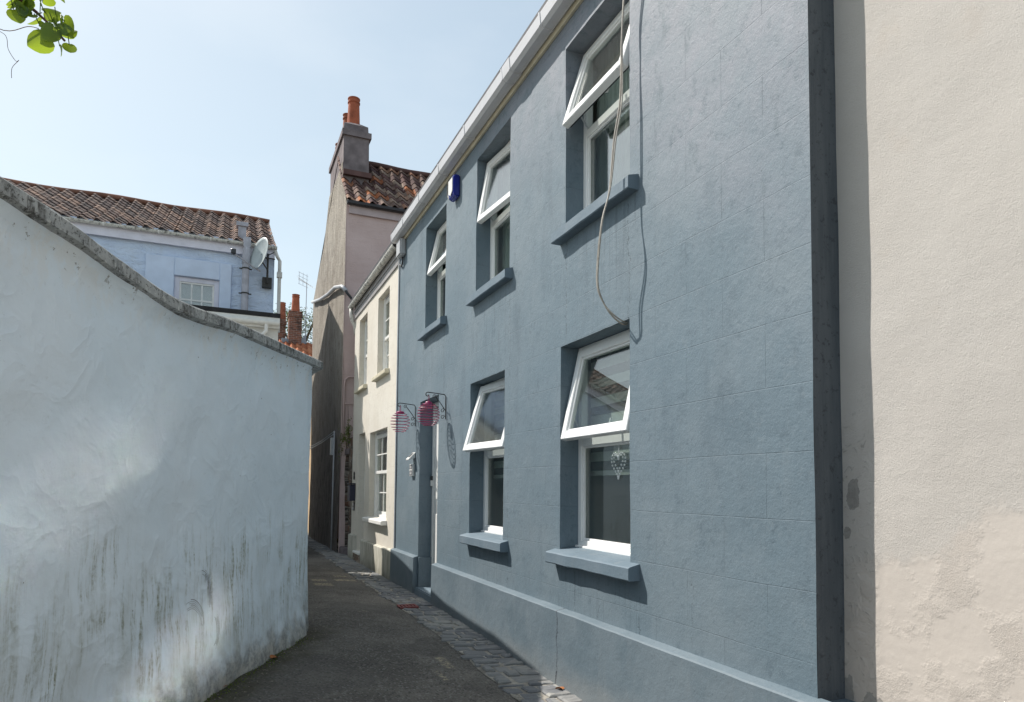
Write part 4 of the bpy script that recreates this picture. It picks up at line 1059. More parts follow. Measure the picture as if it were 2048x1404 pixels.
# cables and pipes fixed to it
b = MB(); b.tube([(2.33, 20.9, 7.12), (2.34, 19.0, 6.72), (2.33, 17.4, 6.44), (2.32, 16.2, 6.28), (2.34, 15.3, 6.06), (2.40, 15.12, 5.92)], 0.045, 8); b.build('lagged_pipe', M_plgrey, ph, smooth=True)
b = MB(); b.tube([(2.34, 15.35, 6.06), (2.40, 15.11, 5.9), (2.62, 15.13, 5.66), (3.2, 15.15, 5.52)], 0.03, 6); b.build('cable', M_dark, ph, smooth=True)
b = MB(); b.tube([(2.31, 15.86, 0.06), (2.32, 15.87, 1.4), (2.335, 15.92, 2.85)], 0.017, 8); b.build('conduit', M_plgrey, ph, smooth=True)
b = MB(); b.tube([(2.31, 20.7, 2.66), (2.32, 18, 2.7), (2.33, 15.95, 2.78)], 0.011, 6); b.tube([(2.31, 20.7, 2.72), (2.32, 18, 2.75), (2.33, 15.95, 2.84)], 0.009, 6); b.build('cable', M_plgrey, ph, smooth=True)
b = MB(); b.box(2.27, 2.34, 15.97, 16.12, 2.3, 2.7); b.build('meter_box', M_plgrey, ph, bevel=0.01)
b = MB(); b.tube([(2.43, 15.245, 2.6), (2.43, 15.245, 3.82), (2.45, 15.24, 3.95), (2.52, 15.24, 4.02), (3.0, 15.24, 4.03)], 0.018, 8); b.tube([(2.43, 15.245, 3.42), (3.0, 15.245, 3.43)], 0.015, 6); b.build('pipe', M_pink, ph, smooth=True)

# ------------------------------------------------------------------ houses at the far end of the lane
fh = thing('far_house', 'sunlit tan wall glimpsed as a thin strip at the lane end', 'house', (2.6, 25.0, 0))
b = MB(); b.add([(2.50, 21.3, -0.1), (2.50, 21.3, 5.2), (2.9, 29.5, 5.2), (2.9, 29.5, -0.1), (5.0, 21.3, -0.1), (5.0, 21.3, 5.2), (5.0, 29.5, 5.2), (5.0, 29.5, -0.1)], [(0, 1, 2, 3), (0, 4, 5, 1), (4, 7, 6, 5), (3, 2, 6, 7)])
b.build('wall', plain('tan_render', (0.50, 0.36, 0.22), 0.85, 0.2, 0.1, 2, bump=0.3), fh)
b = MB(); b.prism([(2.45, 21.3, 5.21), (2.45, 21.3, 5.28), (3.8, 21.3, 5.75), (5.1, 21.3, 5.28), (5.1, 21.3, 5.21)], (0, 8.2, 0)); b.build('roof', M_slate, fh)
oh = thing('orange_roofed_house', 'distant house with bright orange pantiles and two brick chimneys', 'house', (4.5, 33, 0))
b = MB(); b.box(2.2, 7.5, 30.2, 36, -0.1, 7.2); b.build('wall', M_extw, oh)
pantiles('roof', M_tile_orange, oh, (2.1, 30.0, 7.02), (1, 0, 0), (0, 1.3, 1.0), 5.5, 1.62, 0.24, 0.26, 0.04, 6, 9)
b = MB(); b.box(2.1, 7.6, 31.42, 36, 7.2, 8.0); b.build('rear_roof', M_slate, oh)
b = MB(); b.box(2.22, 3.25, 31.2, 31.4, 7.93, 8.12); b.prism([(2.9, 31.15, 7.95), (3.25, 31.15, 7.95), (3.25, 31.15, 8.4)], (0, 0.04, 0)); b.build('flashing', M_lead, oh)
c1 = MB(); c1.box(2.50, 3.04, 31.1, 31.8, 7.5, 9.32); c1.box(2.47, 3.07, 31.06, 31.84, 9.12, 9.24); c1.box(2.48, 3.06, 31.08, 31.82, 9.321, 9.36); k1 = c1.build('chimney', M_brick, oh)
b = MB(); pot(b, 2.79, 31.45, 9.36, 0.82, 0.19, 0.15); b.build('chimney_pot', M_pot, k1)
c2 = MB(); c2.box(1.98, 2.46, 32.3, 33.0, 6.5, 9.25); c2.box(1.95, 2.49, 32.26, 33.04, 9.0, 9.15); k2 = c2.build('chimney', M_brick, oh)
b = MB(); pot(b, 2.30, 32.6, 9.25, 0.80, 0.18, 0.14); b.build('chimney_pot', M_pot_old, k2)
ta = thing('tv_aerial', 'thin rooftop television aerial on a pole behind the distant brick chimneys', 'aerial', (3.24, 31.6, 7.8))
b = MB(); b.tube([(3.24, 31.6, 7.8), (3.26, 31.6, 10.85)], 0.018, 6); b.build('pole', M_plgrey, ta)
b = MB()
b.tube([(2.86, 31.3, 10.92), (3.55, 31.8, 10.72)], 0.012, 5)
for i in range(8):
    t = i / 7; x, y, z = 2.86 + 0.69 * t, 31.3 + 0.5 * t, 10.92 - 0.2 * t
    L = 0.22 - 0.08 * t
    b.tube([(x - 0.06, y + 0.12, z + L * 0.6), (x + 0.06, y - 0.12, z - L * 0.6)], 0.008, 4)
for dz in (-0.26, -0.09, 0.09, 0.26):
    b.tube([(2.84, 31.1, 10.88 + dz), (3.3, 31.45, 10.82 + dz)], 0.008, 4)
for dx in (0, 0.18, 0.36): b.tube([(2.88 + dx, 31.13 + dx * 0.7, 10.6), (2.88 + dx, 31.13 + dx * 0.7, 11.16)], 0.008, 4)
b.build('antenna', M_plgrey, ta)
tr = thing('far_tree', 'dark green tree showing behind the distant brick chimneys', 'tree', (4.0, 41, 0))
b = MB(); b.tube([(4.0, 41, 0), (4.05, 41, 4), (4.0, 41, 8.5), (3.9, 41, 10.5)], [0.32, 0.26, 0.16, 0.05], 8); 
for k in range(7):
    a = k * 0.9; b.tube([(4.0, 41, 7 + k * 0.4), (4.0 + 1.0 * math.cos(a), 41 + math.sin(a), 8.3 + k * 0.5), (4 + 1.5 * math.cos(a), 41 + 1.5 * math.sin(a), 9.3 + k * 0.4)], [0.09, 0.05, 0.015], 6)
b.build('trunk', M_bark, tr)
b = MB(); rng = random.Random(11)
for k in range(46):
    a = rng.uniform(0, 6.28); rr = rng.uniform(0.2, 1.9); cz = rng.uniform(7.6, 11.9); cx, cy = 4.0 + rr * math.cos(a), 41 + rr * math.sin(a)
    for i in range(75):
        p = Vector((cx + rng.gauss(0, 0.3), cy + rng.gauss(0, 0.3), cz + rng.gauss(0, 0.28)))
        u = Vector((rng.gauss(0, 1), rng.gauss(0, 1), rng.gauss(0, 0.6))).normalized(); v = u.orthogonal().normalized()
        s_ = rng.uniform(0.05, 0.10)
        b.quad(p - u * s_, p - v * s_ * 0.5, p + u * s_, p + v * s_ * 0.5)
b.build('crown', M_leafdk, tr)

# ------------------------------------------------------------------ pale blue house behind the garden wall
lh = thing('pale_blue_house', 'pale blue house with brown pantile roof behind the white garden wall', 'house', (-3.0, 16.5, 0))
WB = (-1.07, -0.19, 5.18, 6.03)
m_ = MB()
wall_grid(m_, lambda u, v, d: (u, 15.92 + d, v), -9.0, 0.93, -0.1, 7.0, [(*WB, 0.12)], 0.1, 0.11, 0.035, 41.0, 0.004)
rp = [(0.93, 15.9, -0.1), (0.93, 15.9, 6.9), (0.93, 19.19, 8.64), (0.93, 22.5, 6.9), (0.93, 22.5, -0.1)]
m_.add(rp, [tuple(range(5))]); m_.box(-9, 0.9, 22.4, 22.5, 0, 6.9)
m_.build('wall', M_pblue, lh)
b = MB(); e = 0.18
b.box(-1.62, WB[0] - 0.002, 15.86, 15.93, 4.7, 6.42); b.box(WB[1] + 0.002, 0.05, 15.86, 15.93, 4.7, 6.42); b.box(WB[0] - 0.002, WB[1] + 0.002, 15.862, 15.93, 6.032, 6.42)
b.build('window_surround', M_pblueflat, lh, bevel=0.012)
b = MB(); y_ = 15.93
x0, x1, z0, z1 = WB
b.box(x0, x0 + 0.10, y_, y_ + 0.09, z0, z1); b.box(x1 - 0.10, x1, y_, y_ + 0.09, z0, z1); b.box(x0 + 0.10, x1 - 0.10, y_, y_ + 0.09, z1 - 0.10, z1)
wf = b.build('window', M_lilac, lh, bevel=0.006)
b = MB(); y_ = 15.945
b.box(x0 + 0.10, x0 + 0.135, y_, y_ + 0.05, z0, z1 - 0.10); b.box(x1 - 0.135, x1 - 0.10, y_, y_ + 0.05, z0, z1 - 0.10); b.box(x0 + 0.135, x1 - 0.135, y_, y_ + 0.05, z1 - 0.135, z1 - 0.10)
for k in (1, 2):
    xx = x0 + 0.135 + (x1 - x0 - 0.27) * k / 3; b.box(xx - 0.014, xx + 0.014, y_ + 0.002, y_ + 0.045, z0, z1 - 0.135)
b.box(x0 + 0.135, x1 - 0.135, y_ + 0.003, y_ + 0.044, z1 - 0.50, z1 - 0.46)
b.build('sash', M_whitewood, wf)
b = MB(); b.box(x0 + 0.12, x1 - 0.12, y_ + 0.02, y_ + 0.025, z0, z1 - 0.12); b.build('pane', M_glass, wf)
b = MB(); b.box(x0 + 0.05, x1 - 0.05, y_ + 0.12, y_ + 0.13, z0, z1); b.build('curtain', plain('grey_net', (0.40, 0.37, 0.36), 0.9, 0.1, 0.12, 7), wf)
b = MB(); b.box(-9, 0.93, 15.82, 15.86, 6.66, 6.86); b.build('fascia', M_lilac, lh)
gt = MB(); n_ = 10
arc = [(15.76 + 0.06 * math.cos(R(a)), 6.90 + 0.06 * math.sin(R(a))) for a in range(180, 361, 18)]; arc2 = [(15.76 + 0.05 * math.cos(R(a)), 6.90 + 0.05 * math.sin(R(a))) for a in range(360, 179, -18)]
gt.prism([(-9, y, z) for y, z in arc + arc2], (9.96, 0, 0)); gt.prism([(0.9601, y, z) for y, z in arc], (0.01, 0, 0))
lg = gt.build('gutter', M_oldgutter, lh)
for xx in (-3.4, -2.4, -1.4, -0.4, 0.5):
    b = MB(); b.prism([(xx, 15.76 + 0.066 * math.cos(R(a)), 6.90 + 0.066 * math.sin(R(a))) for a in range(180, 361, 20)] + [(xx, 15.76 + 0.0605 * math.cos(R(a)), 6.90 + 0.0605 * math.sin(R(a))) for a in range(360, 179, -20)], (0.03, 0, 0)); b.build('gutter_bracket', M_whitewood, lg)
slp = Vector((0, 3.45, 1.82))
pantiles('roof', M_tile_dark, lh, (-9.0, 15.76, 6.92), (1, 0, 0), slp, 9.95, slp.length, 0.29, 0.30, 0.046, 8, 2, 0.06)
b = MB(); b.quad((-9, 19.2, 8.7), (0.95, 19.2, 8.7), (0.95, 22.6, 6.9), (-9, 22.6, 6.9)); b.build('rear_roof', M_slate, lh)
b = MB(); b.tube([(-9 + 0.4 * i, 19.21, 8.75 + 0.02 * math.sin(i * 0.9)) for i in range(25)] + [(0.97, 19.21, 8.74)], 0.07, 8); b.build('ridge_tile', M_ridge, lh, smooth=True)
b = MB(); b.tube([(0.93, 15.8, 6.84), (0.98, 15.8, 6.7), (1.04, 15.84, 6.62), (1.04, 15.84, 5.0)], 0.038, 8); b.box(0.985, 1.095, 15.79, 15.89, 6.24, 6.36); b.build('downpipe', M_extw, lh, smooth=False)
b = MB(); b.tube([(0.33, 15.72, 5.2), (0.33, 15.72, 6.42)], 0.075, 12); b.tube([(0.33, 15.72, 6.42), (0.345, 15.72, 6.7), (0.355, 15.72, 6.78)], 0.085, 12); b.box(0.27, 0.42, 15.65, 15.79, 6.78, 7.0); vp = b.build('vent_pipe', M_pipe, lh)
for zz in (5.75, 6.3):
    b = MB(); b.tube([(0.33, 15.72, zz), (0.33, 15.72, zz + 0.03)], 0.084, 12); b.box(0.2, 0.46, 15.7, 15.74, zz, zz + 0.02); b.build('pipe_clip', M_iron, vp)
b = MB(); b.box(0.16, 0.33, 16.2, 16.36, 7.1, 7.42); b.box(0.12, 0.37, 16.16, 16.40, 7.42, 7.51); b.build('roof_vent', M_pipe, lh)
# satellite dish
sd_ = thing('satellite_dish', 'grey satellite dish on a bracket at the corner of the pale blue house', 'satellite dish', (0.72, 15.88, 6.15))
b = MB(); cen = Vector((0.58, 15.42, 6.60)); nrm = Vector((-0.86, -0.45, 0.18)).normalized(); e1 = Vector((0, 0, 1)); e1 = (e1 - nrm * e1.dot(nrm)).normalized(); e2 = nrm.cross(e1)
rings = 7; seg = 28
b.v.append(tuple(cen - nrm * 0.07))
for r_i in range(1, rings + 1):
    q = r_i / rings
    for k in range(seg):
        a = 2 * math.pi * k / seg
        b.v.append(tuple(cen + e1 * (0.37 * q * math.cos(a)) + e2 * (0.33 * q * math.sin(a)) - nrm * 0.07 * (1 - q * q)))
for k in range(seg): b.f.append((0, 1 + k, 1 + (k + 1) % seg))
for r_i in range(rings - 1):
    for k in range(seg): b.f.append((1 + r_i * seg + k, 1 + (r_i + 1) * seg + k, 1 + (r_i + 1) * seg + (k + 1) % seg, 1 + r_i * seg + (k + 1) % seg))
d_ = b.build('dish', M_dish, sd_, smooth=True)
md = d_.modifiers.new('thickness', 'SOLIDIFY'); md.thickness = 0.008
b = MB(); low = cen - e1 * 0.36; lnb = Vector((0.08, 15.1, 6.42)); b.tube([low + Vector((0.1, 0.1, -0.02)), low, lnb], 0.014, 6); b.build('arm', M_pipe, sd_)
b = MB(); b.box(lnb.x - 0.06, lnb.x + 0.04, lnb.y - 0.05, lnb.y + 0.05, lnb.z - 0.02, lnb.z + 0.09); b.build('receiver', M_dark, sd_, bevel=0.015)
b = MB(); b.tube([(0.78, 15.74, 6.06), (0.78, 15.74, 6.72)], 0.022, 8); b.tube([cen - nrm * 0.075, (0.78, 15.74, 6.6)], 0.02, 6); b.tube([cen - nrm * 0.07 - e1 * 0.12, (0.78, 15.74, 6.35)], 0.015, 6); b.tube([(0.78, 15.74, 6.62), (0.93, 15.7, 6.6)], 0.012, 5); b.tube([(0.78, 15.74, 6.68), (0.9, 15.6, 6.72)], 0.01, 5); b.box(0.68, 0.88, 15.78, 15.915, 5.98, 6.2); b.tube([(0.78, 15.74, 6.1), (0.78, 15.85, 6.1)], 0.022, 6); b.build('bracket', M_iron, sd_)
# low white flat-roofed extension
ex = thing('white_extension', 'white flat roofed extension with gutter in front of the pale blue house', 'extension', (-2, 15.2, 0))
b = MB(); b.box(-6, 0.96, 14.55, 15.85, -0.1, 4.85); b.build('wall', M_extw, ex)
b = MB(); b.box(-6.0, 0.99, 14.44, 15.84, 5.0, 5.085); b.build('roof', M_felt, ex)
b = MB(); b.box(-5.99, 0.98, 14.46, 14.545, 4.78, 4.995); b.build('fascia', M_whitewood, ex)
b = MB(); arc = [(14.40 + 0.055 * math.cos(R(a)), 4.89 + 0.07 * math.sin(R(a))) for a in range(180, 361, 18)]; arc2 = [(14.40 + 0.048 * math.cos(R(a)), 4.89 + 0.06 * math.sin(R(a))) for a in range(360, 179, -18)]
b.prism([(-6, y, z) for y, z in arc + arc2], (6.96, 0, 0)); b.prism([(0.9605, y, z) for y, z in arc], (0.01, 0, 0)); eg = b.build('gutter', M_whitewood, ex)
for xx in (-0.55, 0.2, 0.62, 0.9):
    b = MB(); b.prism([(xx, 14.40 + 0.062 * math.cos(R(a)), 4.89 + 0.077 * math.sin(R(a))) for a in range(180, 361, 20)] + [(xx, 14.40 + 0.0555 * math.cos(R(a)), 4.89 + 0.0705 * math.sin(R(a))) for a in range(360, 179, -20)], (0.04, 0, 0)); b.build('gutter_bracket', M_whitewood, eg)
b = MB(); b.tube([(0.72, 14.40, 4.83), (0.72, 14.40, 4.70), (0.66, 14.42, 4.62), (0.44, 14.48, 4.50), (0.36, 14.50, 4.42), (0.36, 14.50, 0.1)], 0.04, 8); b.build('downpipe', M_whitewood, ex)

# ------------------------------------------------------------------ white garden wall with its swept coping
gw = thing('garden_wall', 'rough white plastered garden wall with dark lichened sloping coping on the left', 'wall', (0.0, 4.9, 0.2))
D = Vector((0.418, 0.908, 0)).normalized(); NRM = Vector((D.y, -D.x, 0))
P0 = Vector((-0.09, 4.72, 0))
def along(y): return P0 + D * ((y - 4.72) / D.y)
TOP = [(-4.0, 2.78), (1.5, 2.745), (3.13, 2.70), (3.38, 2.686), (3.68, 2.645), (4.20, 2.600), (4.86, 2.655), (5.73, 2.700), (6.66, 2.745), (7.2, 2.76)]
def topz(y):
    for (a, b) in zip(TOP[:-1], TOP[1:]):
        if a[0] <= y <= b[0]:
            i = TOP.index(a); t = (y - a[0]) / (b[0] - a[0])
            p0_ = TOP[max(0, i - 1)]; p3 = TOP[min(len(TOP) - 1, i + 2)]
            m0 = (b[1] - p0_[1]) / (b[0] - p0_[0]); m1 = (p3[1] - a[1]) / (p3[0] - a[0]); dy = b[0] - a[0]
            return (2 * t ** 3 - 3 * t ** 2 + 1) * a[1] + (t ** 3 - 2 * t ** 2 + t) * m0 * dy + (-2 * t ** 3 + 3 * t ** 2) * b[1] + (t ** 3 - t ** 2) * m1 * dy
    return TOP[0][1] if y < TOP[0][0] else TOP[-1][1]
YC = 6.53                                             # y of the corner
def wdisp(s, z):
    q = Vector((s * 1.1, z * 1.1, 0.0))
    d = 0.030 * mnoise.noise(q) + 0.014 * mnoise.noise(q * 2.7 + Vector((3, 1, 0)))
    rdg = 1 - abs(mnoise.noise(Vector((s * 2.1 + 0.8 * z, z * 2.6, 4)))) * 2
    d += 0.006 * max(0, rdg) ** 5
    rd2 = 1 - abs(mnoise.noise(Vector((s * 4.3 - 1.2 * z, z * 4.0, 9)))) * 2
    d += 0.004 * max(0, rd2) ** 4
    hz = z - 0.2
    d += 0.05 * sm((0.30 - hz) / 0.30) * (0.6 + 0.8 * mnoise.noise(Vector((s * 2.5, z * 3, 2))))
    return d
wm = MB()
ysm = []
y = -3.5
while y < YC - 0.02: ysm.append(y); y += 0.035 if y > 2.4 else 0.2
ysm.append(YC)
NZ = 72
rows = []
for y in ysm:
    t = topz(y) - 0.072; p = along(y); s_ = (y) / D.y
    col = []
    for j in range(NZ + 1):
        z = 0.02 + (t - 0.02) * j / NZ
        d = wdisp(s_, z) + 0.034 * sm((z - (t - 0.065)) / 0.065)
        rnd = sm((y - (YC - 0.08)) / 0.08)            # rounded corner
        q = p + NRM * (d - 0.05 * rnd * rnd)
        col.append((q.x, q.y, z))
    rows.append(col)
# round the corner and run on up the lane
ret = [(0.775, 6.60), (0.795, 6.75), (0.80, 7.2), (0.81, 7.6), (0.82, 8.3), (0.84, 9.1), (0.87, 10.1), (0.92, 11.2), (0.96, 12.6)]
RT = [(6.6, 2.745), (7.5, 2.83), (9.05, 2.83), (10.05, 2.9), (11.95, 3.05), (12.7, 3.08)]
def rt(y):
    for a, b_ in zip(RT[:-1], RT[1:]):
        if y <= b_[0]: return a[1] + (b_[1] - a[1]) * max(0, (y - a[0]) / (b_[0] - a[0]))
    return RT[-1][1]
for (x, y) in ret:
    t = rt(y) - 0.072; col = []
    for j in range(NZ + 1):
        z = 0.02 + (t - 0.02) * j / NZ
        col.append((x + 0.5 * wdisp(y / D.y + 3, z) - 0.03, y, z))
    rows.append(col)
for col in rows: wm.v += col
for i in range(len(rows) - 1):
    for j in range(NZ):
        k = i * (NZ + 1) + j; wm.f.append((k, k + NZ + 1, k + NZ + 2, k + 1))
# rear face
back = []
for y in (-3.5, 1.5, 3.1, 3.7, 4.2, 4.9, 5.7, 6.3): 
    p = along(y) - NRM * 0.3; back.append((p.x, p.y, topz(y) - 0.11))
for (x, y) in ret[2:]: back.append((x - 0.3, y, rt(y) - 0.11))
for a, b_ in zip(back[:-1], back[1:]): wm.quad((a[0], a[1], -0.1), (b_[0], b_[1], -0.1), b_, a)
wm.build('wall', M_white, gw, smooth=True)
cm = MB(); cs = []
ycs = [-3.5, -1, 0.5, 1.5, 2.2]; y = 2.5
while y < YC - 0.03: ycs.append(y); y += 0.09
for y in ycs:
    p = along(y); t = topz(y); w1 = 0.006 * mnoise.noise((y * 3, 0, 1)); w2 = 0.008 * mnoise.noise((y * 5, 2, 1))
    o = p + NRM * (0.075 + w1); i_ = p - NRM * 0.38; m0 = p + NRM * 0.02
    cs.append([(m0.x, m0.y, t - 0.076), ((p + NRM * 0.05).x, (p + NRM * 0.05).y, t - 0.072), (o.x, o.y, t - 0.066 + w2), (o.x, o.y, t - 0.012 + w2 * 0.5), (o.x - NRM.x * 0.012, o.y - NRM.y * 0.012, t), (i_.x, i_.y, t + 0.02), (i_.x, i_.y, t - 0.12)])
# mitred at the corner, then along the lane
tc = topz(YC)
cs.append([(0.775, 6.56, tc - 0.076), (0.80, 6.545, tc - 0.072), (0.842, 6.545, tc - 0.066), (0.842, 6.545, tc - 0.012), (0.83, 6.56, tc), (0.40, 6.9, tc + 0.02), (0.40, 6.9, tc - 0.12)])
for (x, y) in [(0.80, 6.72)] + ret[2:]:
    t = rt(y); cs.append([(x, y, t - 0.076), (x + 0.03, y, t - 0.072), (x + 0.055, y, t - 0.066), (x + 0.055, y, t - 0.012), (x + 0.045, y, t), (x - 0.38, y + (0.2 if y < 7 else 0), t + 0.02), (x - 0.38, y + (0.2 if y < 7 else 0), t - 0.12)])
for c_ in cs: cm.v += c_
for i in range(len(cs) - 1):
    for k in range(7): cm.f.append((i * 7 + k, i * 7 + (k + 1) % 7, (i + 1) * 7 + (k + 1) % 7, (i + 1) * 7 + k))
cm.f.append(tuple(range(7))); cm.f.append(tuple((len(cs) - 1) * 7 + k for k in range(6, -1, -1)))
cm.build('coping', M_cope, gw)
# black scuffs, thin raised smears on the plaster
def wallpt(y, z, off=0.004):
    p = along(y) + NRM * (wdisp(y / D.y, z) + off); return (p.x, p.y, z)
scm = MB(); rng = random.Random(4)
for (yc, zc, rr, a0_, a1_, nn_) in ((4.56, 0.66, 0.15, 5, 110, 6), (4.64, 0.84, 0.17, -35, 80, 4), (4.76, 0.62, 0.13, -60, 45, 5)):
    for k in range(nn_):
        r2 = rr + k * 0.011; aa = a0_ + rng.uniform(0, 25); bb = a1_ - rng.uniform(0, 25); wd = rng.uniform(0.0008, 0.0026)
        prev = None
        for i in range(15):
            a = R(aa + (bb - aa) * i / 14)
            y1_, z1_ = yc + (r2 + wd) * math.cos(a) * 0.75, zc + (r2 + wd) * math.sin(a)
            y0_, z0_ = yc + (r2 - wd) * math.cos(a) * 0.75, zc + (r2 - wd) * math.sin(a)
            cur = (wallpt(y0_, z0_), wallpt(y1_, z1_))
            if prev: scm.quad(prev[0], prev[1], cur[1], cur[0])
            prev = cur
scm.build('scuff', M_scuff, gw)

# ------------------------------------------------------------------ small things on the fronts
def at25(x, y25, z25): return (x, y25 * x / 2.5, 1.55 + (z25 - 1.55) * x / 2.5)
CP = [(3.66, 6.6, 2.40), (3.82, 5.6, 2.40), (3.924, 4.993, 2.41), (3.956, 4.685, 2.405), (3.975, 4.296, 2.40), (4.055, 4.045, 2.37), (4.115, 3.705, 2.345), (4.212, 3.52, 2.29), (4.268, 3.24, 2.29), (4.275, 3.055, 2.29), (4.196, 2.905, 2.335), (4.073, 2.777, 2.39), (3.94, 2.69, 2.50), (3.87, 2.68, 2.58)]
def smooth_path(pts, k=5):
    pts = [Vector(p) for p in pts]; out = []
    for i in range(len(pts) - 1):
        p0, p1, p2, p3 = pts[max(0, i - 1)], pts[i], pts[i + 1], pts[min(len(pts) - 1, i + 2)]
        for j in range(k):
            t = j / k
            out.append(0.5 * ((2 * p1) + (p2 - p0) * t + (2 * p0 - 5 * p1 + 4 * p2 - p3) * t * t + (3 * p1 - p0 - 3 * p2 + p3) * t ** 3))
    return out + [pts[-1]]
for i, lb in enumerate(('beige cable looping down the blue front, the smoother strand', 'beige cable looping down the blue front, the thinner kinked strand')):
    pts = [Vector(at25(x, a, b)) + Vector((0.004 * i, 0.022 * i * math.sin(q * 0.9 + 0.6), 0.012 * i * math.cos(q))) for q, (a, b, x) in enumerate(CP)]
    b = MB(); b.tube(smooth_path(pts), 0.0062 if i == 0 else 0.005, 8)
    tag(b.build('cable', M_cable, origin=(2.45, 3.9, 2.68), smooth=True), lb, 'cable', 'cables hanging down the blue front')
t = thing('alarm_box', 'blue and white burglar alarm box high on the blue house front', 'alarm', (2.5, 7.6, 5.15))
b = MB(); b.prism([(2.497, 7.50, 5.28), (2.43, 7.50, 5.285), (2.415, 7.50, 5.27), (2.415, 7.50, 5.06), (2.44, 7.50, 5.02), (2.497, 7.50, 5.02)], (0, 0.2, 0)); b.build('body', M_alarmblue, t, bevel=0.012, seg=2)
b = MB(); b.prism([(2.4135, 7.53, 5.25), (2.4135, 7.53, 5.09), (2.4135, 7.60, 5.05), (2.4135, 7.67, 5.09), (2.4135, 7.67, 5.25)], (-0.006, 0, 0)); b.box(2.418, 2.44, 7.701, 7.712, 5.05, 5.27); b.build('front_plate', M_plwhite, t)
b = MB(); b.tube(smooth_path([(2.49, 7.95, 5.4), (2.488, 7.97, 5.25), (2.488, 7.9, 5.16), (2.49, 7.7, 5.2)]), 0.006, 6); b.build('wire', M_cable, t)
t = thing('junction_box', 'grey junction box under the gutter at the far corner of the blue house', 'box', (2.5, 10.2, 5.25))
b = MB(); b.box(2.40, 2.498, 10.08, 10.34, 5.14, 5.40); b.build('body', M_plgrey, t, bevel=0.02, seg=2)
b = MB(); b.tube(smooth_path([(2.47, 10.2, 5.14), (2.47, 10.2, 5.05), (2.48, 10.3, 5.02), (2.485, 10.45, 5.1)]), 0.012, 6); b.build('wire', M_dark, t)
# wrought brackets and spiral lanterns by the blue door
def scroll(cx, cz, r0_, turns, a0_, y, sgn=1):
    return [(cx + (r0_ * (1 - 0.75 * i / 24)) * math.cos(a0_ + sgn * turns * 6.283 * i / 24), y, cz + (r0_ * (1 - 0.75 * i / 24)) * math.sin(a0_ + sgn * turns * 6.283 * i / 24)) for i in range(25)]
def bracket(y, zt, lb):
    t = thing('wall_bracket', lb, 'bracket', (2.5, y, zt - 0.3), 'wrought iron lantern brackets by the blue door')
    b = MB(); b.tube([(2.492, y, zt - 0.30), (2.49, y, zt - 0.02), (2.475, y, zt)] + [(2.475 - 0.19 * k / 4, y, zt + 0.004 * k) for k in range(1, 5)] + scroll(2.262, zt - 0.014, 0.03, -0.8, 1.57, y, -1), 0.006, 6); b.build('arm', M_iron, t)
    b = MB(); b.tube([(2.49, y, zt - 0.20), (2.43, y, zt - 0.115), (2.36, y, zt - 0.03)] , 0.005, 6); b.tube(scroll(2.345, zt - 0.03, 0.025, 1.2, 0.3, y), 0.004, 6); b.build('brace', M_iron, t)
    for dz in (-0.20, -0.28):
        b = MB(); b.tube(scroll(2.455, zt + dz, 0.028, 1.2, 0.2, y), 0.004, 6); b.build('scroll', M_iron, t)
def lantern(y, zt, x, r, nt, lb, cap):
    zc = zt - 0.09 - r * 1.02
    t = thing('spiral_lantern', lb, 'lantern', (x, y, zt - 0.03), 'pink wire spiral lanterns by the blue door')
    b = MB(); b.tube([(x, y - 0.025, zc + r * 1.0), (x, y - 0.025, zt - 0.005), (x, y, zt + 0.008), (x, y + 0.025, zt - 0.005), (x, y + 0.025, zc + r * 1.0)], 0.0035, 6); b.build('hanger', M_wire, t)
    b = MB(); N = nt * 28; pts = []
    for i in range(N + 1):
        q = i / N; ph_ = R(20 + 145 * q); rr = r * math.sin(ph_) ** 0.8
        pts.append((x + rr * math.cos(6.283 * nt * q), y + rr * math.sin(6.283 * nt * q), zc + r * 1.05 * math.cos(ph_)))
    b.tube(pts, 0.0045, 5); b.build('spiral', M_wire, t)
    b = MB(); b.lathe((x, y, zc + r * 0.94), [(0.0, 0.028), (cap * 0.85, 0.028), (cap, 0.02), (cap, 0.0), (cap * 0.9, -0.004), (0.0, -0.004)], 20); b.build('cap', M_pinkcap, t)
bracket(7.93, 2.70, 'black scrolled bracket right of the blue door holding the fuller lantern')
lantern(7.93, 2.672, 2.275, 0.135, 10, 'full pink wire lantern hanging in front of the dark doorway', 0.042)
bracket(9.36, 2.73, 'black scrolled bracket left of the blue door holding the open loose lantern')
lantern(9.36, 2.70, 2.275, 0.135, 8, 'looser pink wire lantern hanging left of the blue doorway', 0.055)
# little sign, sensor light, bell
t = thing('solar_light', 'small tilted white solar light above the house plaque by the blue door', 'light', (2.5, 9.42, 2.0))
b = MB(); b.prism([(2.495, 9.33, 2.06), (2.40, 9.33, 1.965), (2.40, 9.33, 1.945), (2.495, 9.33, 1.975)], (0, 0.16, 0)); b.build('body', M_plwhite, t, bevel=0.004)
b = MB(); b.add([(2.478, 9.36, 2.0475), (2.42, 9.36, 1.9885), (2.42, 9.46, 1.9885), (2.478, 9.46, 2.0475)], [(0, 1, 2, 3)]); b.build('panel', M_dark, t)
t = thing('house_plaque', 'small white and dark plaque in two tiers left of the blue doorway', 'plaque', (2.5, 9.42, 1.8))
b = MB(); b.box(2.462, 2.496, 9.36, 9.52, 1.72, 1.89); b.box(2.455, 2.462, 9.355, 9.525, 1.80, 1.812); b.build('body', M_plwhite, t, bevel=0.004)
b = MB()
for (za, zb) in ((1.825, 1.88), (1.735, 1.79)):
    b.box(2.457, 2.4618, 9.375, 9.505, za, zb)
b.build('label_panel', plain('plaque_grey', (0.16, 0.16, 0.18), 0.5, 0.4, 0.05, 20), t)
b = MB()
